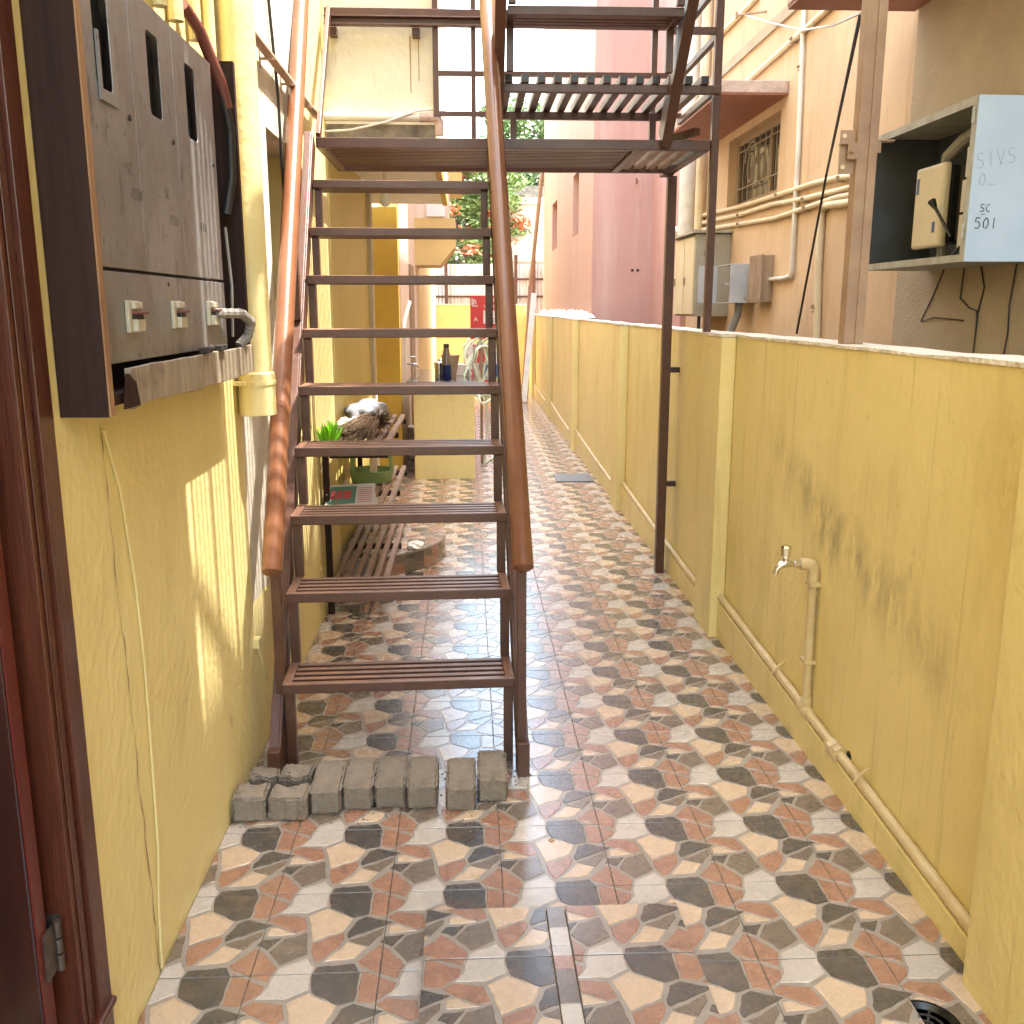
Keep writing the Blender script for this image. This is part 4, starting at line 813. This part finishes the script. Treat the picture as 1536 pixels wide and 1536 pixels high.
# landing
LN, LF, LT = 4.60, 5.38, 2.295
ld = build('landing', MB().box(-.675, 1.13, LN, LN + .04, LT - .045, LT).box(-.675, 1.13, LF - .04, LF, LT - .045, LT).box(-.675, -.635, LN + .0405, LF - .0405, LT - .045, LT).box(.78, .82, LN + .0405, LF - .0405, LT - .045, LT).box(1.09, 1.13, LN + .0405, LF - .0405, LT - .045, LT).box(.115, .155, LN + .0405, LF - .0405, LT - .085, LT - .0455), 'brown_metal', st, bev=.003)
n = 15
for k in range(n):
    y_ = LN + .052 + k * (LF - LN - .104) / n
    build('slat', MB().box(-.6345, .7795, y_, y_ + .025, LT - .03, LT - .001), 'brown_metal', ld)
for k in range(4):
    x_ = .838 + k * .064; build('slat', MB().box(x_, x_ + .032, LN + .041, LF - .041, LT - .03, LT - .001), 'slat_dusty', ld)
build('tube_stub', MB().beam((.95, 4.75, LT + .02), (1.055, 4.55, LT + .03), .03, .03), 'brown_metal', st)
# landing support post with wall brackets
build('support_post', MB().box(1.105, 1.155, 5.42, 5.47, 0, LT - .05).box(1.07, 1.13, 5.385, 5.5, LT - .0495, LT - .02), 'brown_metal', st, bev=.002)
for z in (.52, 1.18): build('wall_bracket', MB().box(1.1555, 1.2095, 5.43, 5.46, z, z + .03), 'weld', st)
# post standing on the boundary wall
build('support_post', MB().box(1.1305, 1.165, 4.585, 4.62, WT + .003, 3.7), 'brown_metal', st, bev=.002)
# step with slats running lengthwise, above the landing
pf = build('step_platform', MB().box(.17, 1.13, 4.44, 4.475, 2.462, 2.497), 'brown_metal', st, bev=.002)
build('cross_beam', MB().box(.17, 1.06, 5.05, 5.085, 2.462, 2.497), 'brown_metal', pf, bev=.002)
for k in range(13):
    x_ = .175 + k * .0715; build('slat', MB().box(x_, x_ + .034, 4.42, 5.10, 2.4975, 2.53).box(x_ + .004, x_ + .030, 4.4195, 4.4199, 2.5015, 2.526), ['brown_metal'], pf, bev=.002)
for k in range(13):
    x_ = .175 + k * .0715; build('tube_mouth', MB().box(x_ + .004, x_ + .030, 4.4175, 4.4192, 2.5015, 2.526), 'black', pf)
for x_, z0 in ((.22, LT), (.90, LT)): build('riser_post', MB().box(x_, x_ + .03, 4.9, 4.93, z0 + .0005, 2.4615), 'brown_metal', st)
# upper flight, rising towards the camera over the passage
ux0, ux1 = .175, .885
for i in range(9):
    y_ = 4.33 - i * .20; z = 2.72 + i * .205
    tr = build('tread', MB().box(ux0, ux1, y_ - .20, y_ - .17, z - BT, z).box(ux0, ux0 + .03, y_ - .1695, y_, z - BT, z).box(ux1 - .03, ux1, y_ - .1695, y_, z - BT, z), 'brown_metal', st, bev=.0025)
    for k in range(4):
        yy = y_ - .152 + k * .042
        build('slat', MB().box(ux0 + .0305, ux1 - .0305, yy, yy + .022, z - .028, z - .001), 'brown_metal', tr)
    for s_, x_ in ((-1, ux0 + .002), (1, ux1 - .034)):
        build('riser_post', MB().box(x_, x_ + .03, y_ - .03, y_ - .0005, z - .205 + .001, z - BT - .0005), 'brown_metal', st)
for x_ in (ux0 - .028, ux1 + .03):
    build('stringer', MB().beam((x_, 4.60, LT), (x_, 2.40, 4.56), .045, .11), 'brown_metal', st, bev=.003)
build('handrail', MB().tube([(.96, 4.7, 3.1), (.96, 2.5, 5.3)], .03, 14), 'brown_metal', st, smooth=True)
# channel beam fixed to the house above the landing, railing posts and rails
bm_ = build('channel_beam', MB().box(-.72, 1.08, 5.38, 5.388, 2.965, 3.055).box(-.72, 1.08, 5.35, 5.3795, 2.965, 2.975).box(-.72, 1.08, 5.35, 5.3795, 3.005, 3.012), 'brown_metal', st, bev=.002)
for x_ in (-.70, -.27): build('wall_bracket', MB().box(x_, x_ + .04, 5.389, 5.449, 2.925, 2.9645).tube([(x_ + .02, 5.388, 2.94), (x_ + .02, 5.38, 2.94)], .009, 8), 'brown_metal', bm_)
build('rail_post', MB().beam((-.665, 4.62, LT), (-.69, 5.34, 3.03), .05, .02, (1, 0, 0)), 'brown_metal', st, bev=.002)
build('rail_post', MB().box(-.165, -.135, 5.385, 5.415, 2.53, 3.7), 'brown_metal', st); build('rail_post', MB().box(.035, .06, 5.385, 5.41, LT, 3.6), 'brown_metal', st); build('rail_post', MB().box(.99, 1.02, 5.385, 5.415, LT + .0005, 3.6), 'brown_metal', st); build('rail_post', MB().box(.10, .14, 4.61, 4.65, LT + .0005, 3.6), 'brown_metal', st, bev=.002)
for z in (2.535, 2.735): build('rail', MB().box(-.1345, 1.16, 5.389, 5.411, z, z + .024), 'brown_metal', st)
for z in (2.50, 2.73, 2.95): build('rail', MB().box(1.135, 1.16, 4.6205, 5.388, z, z + .026), 'brown_metal', st)
for z in (2.745,): build('rail', MB().box(.93, 1.13, 4.59, 4.615, z, z + .028), 'brown_metal', st)

# ================================================================== BRICKS in front of the stairs
def brick(x0, x1, y0, length, h, lb, rotz=0, broken=0, seed=0, grooves=False, zoff=0):
    r = random.Random(seed); w_ = x1 - x0; bm = bmesh.new()
    nx, ny, nz = 6, 10, 5
    bmesh.ops.create_cube(bm, size=1)
    bmesh.ops.subdivide_edges(bm, edges=bm.edges[:], cuts=11, use_grid_fill=True)
    for v in bm.verts:
        p = v.co.copy()
        ed = sum(1 for c_ in p if abs(abs(c_) - .5) < 1e-4)
        v.co = Vector((p.x * w_, p.y * length, (p.z + .5) * h))
        if ed >= 2:
            sh = .004 + r.random() * .006 * (1 if p.z > 0 else .4)
            v.co -= Vector((math.copysign(sh, p.x) if abs(p.x) > .49 else 0, math.copysign(sh, p.y) if abs(p.y) > .49 else 0, math.copysign(sh, p.z) if p.z > .49 else 0))
        v.co += Vector((r.uniform(-1, 1), r.uniform(-1, 1), r.uniform(-1, 1) if p.z > -.49 else 0)) * .0022
        if grooves and p.y < -.49 and min(abs(p.x + .0833), abs(p.x - .25)) < .01: v.co.y += .005
        if broken and p.y * broken > .2: v.co.y -= broken * (r.random() * .006 + .010 * math.sin(p.x * 7 + seed))
        if broken and p.y * broken > .3 and p.z > .3: v.co.z -= r.random() * .003
    me = bpy.data.meshes.new('brick'); bm.to_mesh(me); bm.free(); me.materials.append(MATS['brick_grey'])
    me.polygons.foreach_set('use_smooth', [True] * len(me.polygons)); me.set_sharp_from_angle(angle=math.radians(35))
    o = bpy.data.objects.new('brick', me); col.objects.link(o); o.location = ((x0 + x1) / 2, y0 + length / 2, .0003 + zoff); o.rotation_euler = (0, 0, rotz)
    o['label'] = lb; o['category'] = 'brick'; o['group'] = 'loose grey bricks in front of the stairs'
brick(-.733, -.632, 2.69, .115, .077, 'broken half brick in front, leftmost and touching the yellow wall', .03, 1, 1)
brick(-.622, -.505, 2.69, .10, .075, 'broken half brick with grooved front, second from the yellow wall', -.02, 1, 2, True)
brick(-.716, -.622, 2.845, .085, .068, 'broken brick piece in the back, against the yellow wall', .12, -1, 3)
brick(-.617, -.513, 2.835, .095, .072, 'broken brick piece in the back, behind the grooved half brick', -.08, -1, 4)
names = ['whole grey brick next to the grooved half brick, first whole one from the wall', 'second whole grey brick from the yellow wall', 'third whole grey brick from the yellow wall', 'fourth whole grey brick from the yellow wall, left of the gap', 'fifth whole grey brick, right of the narrow gap', 'whole grey brick set back at the right end against the stair leg']
for k, (a, b, y0) in enumerate(((-.503, -.407, 2.725), (-.404, -.309, 2.747), (-.306, -.207, 2.752), (-.205, -.107, 2.745), (-.08, .015, 2.728), (.021, .117, 2.778))):
    brick(a, b, y0, .215, .079, names[k], random.uniform(-.015, .015), 0, 10 + k)

rc2 = random.Random(17); mb = MB()
for k in range(240):
    x_, y_ = rc2.uniform(-.72, .2), rc2.choice([rc2.gauss(2.70, .03), rc2.gauss(2.98, .05), rc2.uniform(2.7, 3.0)]); s_ = rc2.uniform(.0015, .006)
    if x_ > .12: y_ = rc2.gauss(2.93, .05)
    mb.add([(x_ - s_, y_ - s_ * .6, .0005), (x_ + s_, y_ - s_ * .5, .0005), (x_ + rc2.uniform(-.3, .3) * s_, y_ + s_, .0005), (x_ + rc2.uniform(-.4, .4) * s_, y_, s_ * 1.2)], [(0, 1, 3), (1, 2, 3), (2, 0, 3), (0, 2, 1)])
build('brick_crumbs', mb, 'brick_grey', label='grey crumbs and grit scattered around the loose bricks', cat='grit', kind='stuff')
# ================================================================== SHOE RACK AND WHAT LIES ON IT
rk = thing('slatted_rack', 'three tier brown slatted steel rack along the yellow wall behind the stairs', 'rack', (-.57, 5.5, 0))
RY0, RY1, RXL, RXR = 4.72, 6.25, -.725, -.40
SH = (.20, .52, .86)
for y_ in (RY0, RY1 - .03): build('leg', MB().box(RXL, RXL + .03, y_, y_ + .03, 0, .86), 'dark_ply', rk)
for z in SH:
    sh = build('shelf', MB().box(RXL + .031, RXR - .001, RY0 + .031, RY0 + .06, z - .055, z - .0255), 'dark_ply', rk)
    for y_ in (5.5, RY1 - .06): build('cross_bar', MB().box(RXL + .031, RXR - .001, y_, y_ + .029, z - .055, z - .0255), 'dark_ply', sh)
    for k in range(6):
        x_ = RXL + .034 + k * .0505; build('slat', MB().box(x_, x_ + .028, RY0 - .02, RY1 + .02, z - .025, z), 'slat_dusty', sh, bev=.002)
r = random.Random(21); mb = MB(); c0 = Vector((-.44, 5.42, .92))
for k in range(420):
    t = r.uniform(-1, 1); a = Vector((-.50 + r.uniform(-.01, .01), 5.40, .905 + r.uniform(0, .05)))
    e = Vector((-.60 + .11 * t + r.uniform(-.02, .02), 4.85 + r.uniform(-.08, .1) + abs(t) * .1, .875 + r.uniform(0, .10) * (1 - abs(t) * .5)))
    md_ = a.lerp(e, .5) + Vector((r.uniform(-.02, .02), 0, r.uniform(0, .03)))
    mb.tube([a, md_, e], [.003, .0025, .0012], 4, False)
for k in range(160):
    t = r.uniform(-1, 1); a = Vector((-.50, 5.37, .92)); e = Vector((-.47 + .06 * r.uniform(-1, 1), 5.27 + r.uniform(-.1, .12), .875 + r.uniform(0, .12)))
    mb.tube([a, e], [.003, .0015], 4, False)
bro = thing('grass_broom', 'dry brown grass broom head lying on the top rack shelf', 'broom', (-.53, 5.2, .86)); build('bristles', mb, 'broom', bro, kind='stuff')
build('binding', MB().tube([(-.505, 5.35, .905), (-.495, 5.45, .92)], .03, 10), 'red_plastic', bro)
mb = MB()
for k in range(160):
    a = Vector((-.685 + r.uniform(-.02, .02), 4.72 + r.uniform(-.04, .04), .865)); d = Vector((r.gauss(0, .35), r.gauss(0, .35), 1)).normalized() * r.uniform(.08, .15)
    s_ = Vector((r.uniform(-1, 1), r.uniform(-1, 1), 0)).normalized() * .006
    mb.add([a - s_, a + s_, a + d * .6 + s_ + Vector((0, 0, .01)), a + d, a + d * .6 - s_], [(0, 1, 2, 3, 4)])
gp = thing('plastic_plant', 'bright green plastic grass tuft on the top rack shelf', 'plastic plant', (-.685, 4.72, .86)); build('blades', mb, 'green_plastic', gp, kind='stuff', recalc=False)
build('pot', MB().lathe([(.03, .8605), (.038, .87), (.042, .89)], (-.685, 4.72, 0), 14), 'weathered_wood', gp, smooth=True)
def lump(name, c, s_, mt, seed, label, cat, amp=.25):
    rr = random.Random(seed); bm = bmesh.new(); bmesh.ops.create_icosphere(bm, subdivisions=4, radius=1)
    ph = [Vector((rr.uniform(-4, 4), rr.uniform(-4, 4), rr.uniform(-4, 4))) for _ in range(9)]
    for v in bm.verts:
        n_ = sum(abs(math.sin(v.co.dot(p) + i)) for i, p in enumerate(ph)) / 9 - .6; f_ = 1 + amp * n_ * 3
        v.co = Vector((v.co.x * s_[0] * f_, v.co.y * s_[1] * f_, max(v.co.z, -.7) * s_[2] * f_))
    mn = min(v.co.z for v in bm.verts)
    me = bpy.data.meshes.new(name); bm.to_mesh(me); bm.free(); me.materials.append(MATS[mt])
    me.polygons.foreach_set('use_smooth', [True] * len(me.polygons))
    o = bpy.data.objects.new(name, me); col.objects.link(o); o.location = (c[0], c[1], c[2] - mn + .001); o['label'] = label; o['category'] = cat
lump('plastic_bag', (-.60, 5.75, .86), (.12, .16, .075), 'plastic_bag', 3, 'crumpled grey plastic bag at the back of the top rack shelf', 'bag')
lump('white_bag', (-.67, 5.25, .86), (.05, .08, .05), 'lime', 8, 'small crumpled white bag behind the grass broom on the top shelf', 'bag')
tr_ = build('tape_roll', MB().tube([(-.655, 5.50, .896), (-.60, 5.48, .896)], .035, 20), 'lime', label='white roll standing on edge behind the grass broom', cat='roll', smooth=True)
mbn = MB()
for k in range(4):
    z = .522 + k * .011; o_ = r.uniform(-.01, .01); mbn.prism([(-.71 + o_, 4.670 + o_, z), (-.47 + o_, 4.770 + o_, z), (-.49 + o_, 5.010, z + .012), (-.72 + o_, 4.930, z + .012)], (0, 0, .008))
nw = thing('newspaper_stack', 'folded newspapers with green print on the middle rack shelf', 'newspapers', (-.6, 4.820, .52))
build('paper', mbn, 'newsprint', nw)
fp = MB().prism([(-.715, 4.655, .565), (-.475, 4.755, .563), (-.49, 4.970, .635), (-.715, 4.890, .64)], (0, -.004, .004)); build('front_page', fp, 'newsprint', nw)
def on_page(s0, s1, t0, t1):
    A, B_, C_, D_ = Vector((-.715, 4.651, .5695)), Vector((-.475, 4.751, .5675)), Vector((-.49, 4.966, .6395)), Vector((-.715, 4.886, .6445))
    f_ = lambda s_, t: (A.lerp(B_, s_)).lerp(D_.lerp(C_, s_), t) + Vector((0, -.0006, .0012)); return [f_(s0, t0), f_(s1, t0), f_(s1, t1), f_(s0, t1)]
build('print_block', MB().add(on_page(.04, .6, .12, .9), [(0, 1, 2, 3)]), 'news_green', nw, recalc=False)
pb = MB()
for a, b in ((.08, .17), (.2, .3), (.34, .5)):
    qd = [p + Vector((0, -.0004, .0008)) for p in on_page(a, b, .35, .7)]; pb.add(qd, [(0, 1, 2, 3)])
build('print_block', pb, 'news_red', nw, recalc=False)
ln = MB()
for k in range(8):
    qd = on_page(.64, .94, .15 + k * .09, .18 + k * .09); ln.add(qd, [(0, 1, 2, 3)])
build('print_lines', ln, 'news_red', nw, recalc=False)
tub = thing('plastic_tub', 'pale green plastic rack tub behind the newspapers on the middle shelf', 'tub', (-.58, 5.7, .52))
outer = [(.085, .5205), (.12, .53), (.135, .60), (.13, .60), (.115, .535), (.08, .5265)]
build('bowl', MB().lathe(outer, (-.575, 5.65, 0), 24), 'pale_green_plastic', tub, smooth=True)
for x_ in (-.69, -.46): build('handle', MB().box(x_ - .012, x_ + .012, 5.64, 5.66, .56, .80), 'pale_green_plastic', tub, bev=.006)
build('mug_stem', MB().tube([(-.56, 5.6, .5275), (-.56, 5.62, .80)], .022, 12), 'pale_pink_wall', tub, smooth=True)
# tiled half-round step
stp = thing('round_step', 'half round doorstep covered with crazy paving tiles beside the rack', 'step', (-.5, 5.95, 0))
ctr = (-.739, 5.95); R_ = .59
arc = [(ctr[0] + R_ * math.cos(a), ctr[1] + R_ * math.sin(a)) for a in [math.radians(-90 + k * 7.5) for k in range(25)]]
win = orient([(p[0] - TX, p[1] - TY) for p in arc])
build('top', tile_mb(win, (TX, TY), .125, .01, 0), SM, stp, recalc=False)
mb = MB(); rr = random.Random(4)
for k in range(24):
    a, b = arc[k], arc[k + 1]; mb.m(rr.choice([1, 2, 5, 1, 3, 4, 2])); zm = rr.uniform(.03, .09)
    mb.add([(a[0], a[1], .001), (b[0], b[1], .001), (b[0], b[1], zm), (a[0], a[1], zm + .01)], [(0, 1, 2, 3)]); mb.m(rr.choice([1, 2, 5, 3, 4])); mb.add([(a[0], a[1], zm + .012), (b[0], b[1], zm + .002), (b[0], b[1], .1135), (a[0], a[1], .1135)], [(0, 1, 2, 3)])
build('side', mb, SM, stp, recalc=False)
build('core', MB().prism([(ctr[0] + (p[0] - ctr[0]) * .985, ctr[1] + (p[1] - ctr[1]) * .985, .0005) for p in arc], (0, 0, .112)), 'mortar_bed', stp)
lump('paper_wrapper', (-.32, 5.6, .126), (.05, .06, .018), 'lime', 12, 'crumpled white wrapper on the half round doorstep', 'wrapper', .4)

# ================================================================== COUNTER AND THINGS FURTHER BACK
ct = thing('counter', 'yellow masonry counter with dark granite top in the passage', 'counter', (-.2, 9.4, 0))
build('base', MB().box(-.49, .065, 8.69, 10.4, -.01, .865), 'yellow', ct, bev=.01); bx('worktop', (-.55, .085, 8.66, 10.45, .8655, .892), 'granite', ct, bev=.004)
bt = thing('water_bottle', 'tall dark blue metal water bottle on the granite counter', 'bottle', (-.19, 8.86, .892))
build('body', MB().lathe([(.040, .8925), (.044, .90), (.044, 1.03)], (-.19, 8.86, 0), 20), 'bottle_blue', bt, smooth=True); build('shoulder', MB().lathe([(.044, 1.0305), (.042, 1.09), (.03, 1.15), (.024, 1.185)], (-.19, 8.86, 0), 20), 'bottle_top', bt, smooth=True); build('cap', MB().lathe([(.026, 1.1855), (.026, 1.215), (.022, 1.22)], (-.19, 8.86, 0), 16), 'black', bt, smooth=True)
cn = thing('steel_canister', 'small steel canister with lid left of the blue bottle', 'canister', (-.262, 8.95, .892))
build('body', MB().lathe([(.040, .8925), (.042, .90), (.042, 1.03)], (-.262, 8.95, 0), 20), 'steel', cn, smooth=True); build('lid', MB().lathe([(.045, 1.0305), (.045, 1.045), (.03, 1.055), (.01, 1.06), (.012, 1.075)], (-.262, 8.95, 0), 20), 'steel', cn, smooth=True); build('clip', MB().box(-.312, -.306, 8.94, 8.96, .99, 1.05), 'steel', cn)
bs = thing('clay_pot', 'brown flared pot behind the blue bottle', 'pot', (-.16, 9.25, .892))
build('body', MB().lathe([(.05, .8925), (.07, 1.0), (.088, 1.09), (.09, 1.10), (.08, 1.10)], (-.16, 9.25, 0), 20), 'weathered_wood', bs, smooth=True)
bx('carton', (-.11, .02, 9.4, 9.6, .8925, 1.0), 'pale_pink_wall', label='small pale carton on the counter right of the bottle', cat='carton', bev=.004)
lump('white_helmet', (-.19, 9.95, .893), (.11, .12, .10), 'lime', 30, 'white rounded cover standing at the back of the counter', 'cover', .05)
hs = MB(); rr = random.Random(8)
hose = thing('garden_hose', 'tangled pale green garden hose hanging at the end of the counter', 'hose', (.12, 9.6, 0))
for k in range(7):
    x_ = .10 + rr.uniform(-.02, .16); y0 = 9.3 + rr.uniform(-.2, .4); pts = []
    for i in range(26):
        t = i / 25 * math.pi * 2; pts.append((x_ + .13 * math.sin(t) * rr.uniform(.8, 1.1) + .04 * math.sin(2 * t + k), y0 + .06 * math.cos(3 * t + k), 1.02 + .27 * math.cos(t) - k * .02))
    hs.tube(pts, .012, 8, False)
hs.tube([(.18, 9.4, .75), (.2, 9.4, .4), (.16, 9.45, .02), (.25, 9.8, .014), (.3, 10.5, .014)], .012, 8)
build('coil', hs, 'hose', hose, smooth=True)
build('stand', MB().tube([(.14, 9.55, 0), (.14, 9.55, 1.3), (-.0, 9.55, 1.34)], .014, 8), 'pole_paint', hose)
sg = thing('red_sign', 'red and white shop sign boards leaning at the far end of the passage', 'sign', (.35, 16.5, 0))
k_ = 16.5 / 19.5
bx('board', (.06, .52, 16.5, 16.53, 1.02, 1.74), 'red_board', sg, label='upper red board with white lettering'); bx('white_panel', (.28, .51, 16.492, 16.4995, 1.28, 1.50), 'white_print', sg)
bx('board', (.0, .56, 16.45, 16.48, .15, .95), 'white_print', sg, label='lower white board with red and blue print'); bx('print_block', (.1, .45, 16.442, 16.4495, .62, .93), 'red_board', sg); bx('print_block', (.2, .55, 16.442, 16.4495, .36, .6), 'blue_print', sg); bx('print_block', (.0, .56, 16.442, 16.4495, .15, .34), 'red_board', sg)
text(sg, 'sons', (.29, 16.49, 1.545), (1, 0, 0), (0, 0, 1), .10, 'white_print'); text(sg, '&', (.42, 16.49, 1.64), (1, 0, 0), (0, 0, 1), .09, 'white_print'); text(sg, 'B', (.10, 16.49, 1.60), (1, 0, 0), (0, 0, 1), .12, 'white_print'); text(sg, 'A', (.12, 16.49, 1.32), (1, 0, 0), (0, 0, 1), .10, 'white_print'); text(sg, 'G', (.43, 16.488, 1.31), (1, 0, 0), (0, 0, 1), .09, 'ink')
build('emblem', MB().box(.085, .10, 16.49, 16.4995, 1.57, 1.70).box(.10, .19, 16.49, 16.4995, 1.565, 1.578), 'white_print', sg)
build('leaning_pole', MB().tube([(1.33, 17.2, 3.95), (1.12, 17.0, 2.0), (.98, 16.9, .02)], .035, 8), 'bamboo', label='long brown bamboo pole leaning against the pink building', cat='pole', smooth=True)
build('leaning_plank', MB().beam((1.12, 16.2, 1.78), (.93, 15.8, .02), .03, .09, (1, 0, 0)), 'lime', label='pale plank leaning beside the bamboo pole at the far end', cat='plank')
build('leaning_plank', MB().beam((1.08, 16.6, 1.9), (1.0, 16.3, .02), .03, .07, (1, 0, 0)), 'bamboo', label='brown plank leaning beside the pale plank at the far end', cat='plank')
build('bucket', MB().lathe([(.10, .001), (.115, .26), (.135, .30), (.135, .33), (.12, .33)], (-.53, 10.0, 0), 20), 'pale_pink_wall', label='pale plastic bucket on the floor left of the counter', cat='bucket', smooth=True)
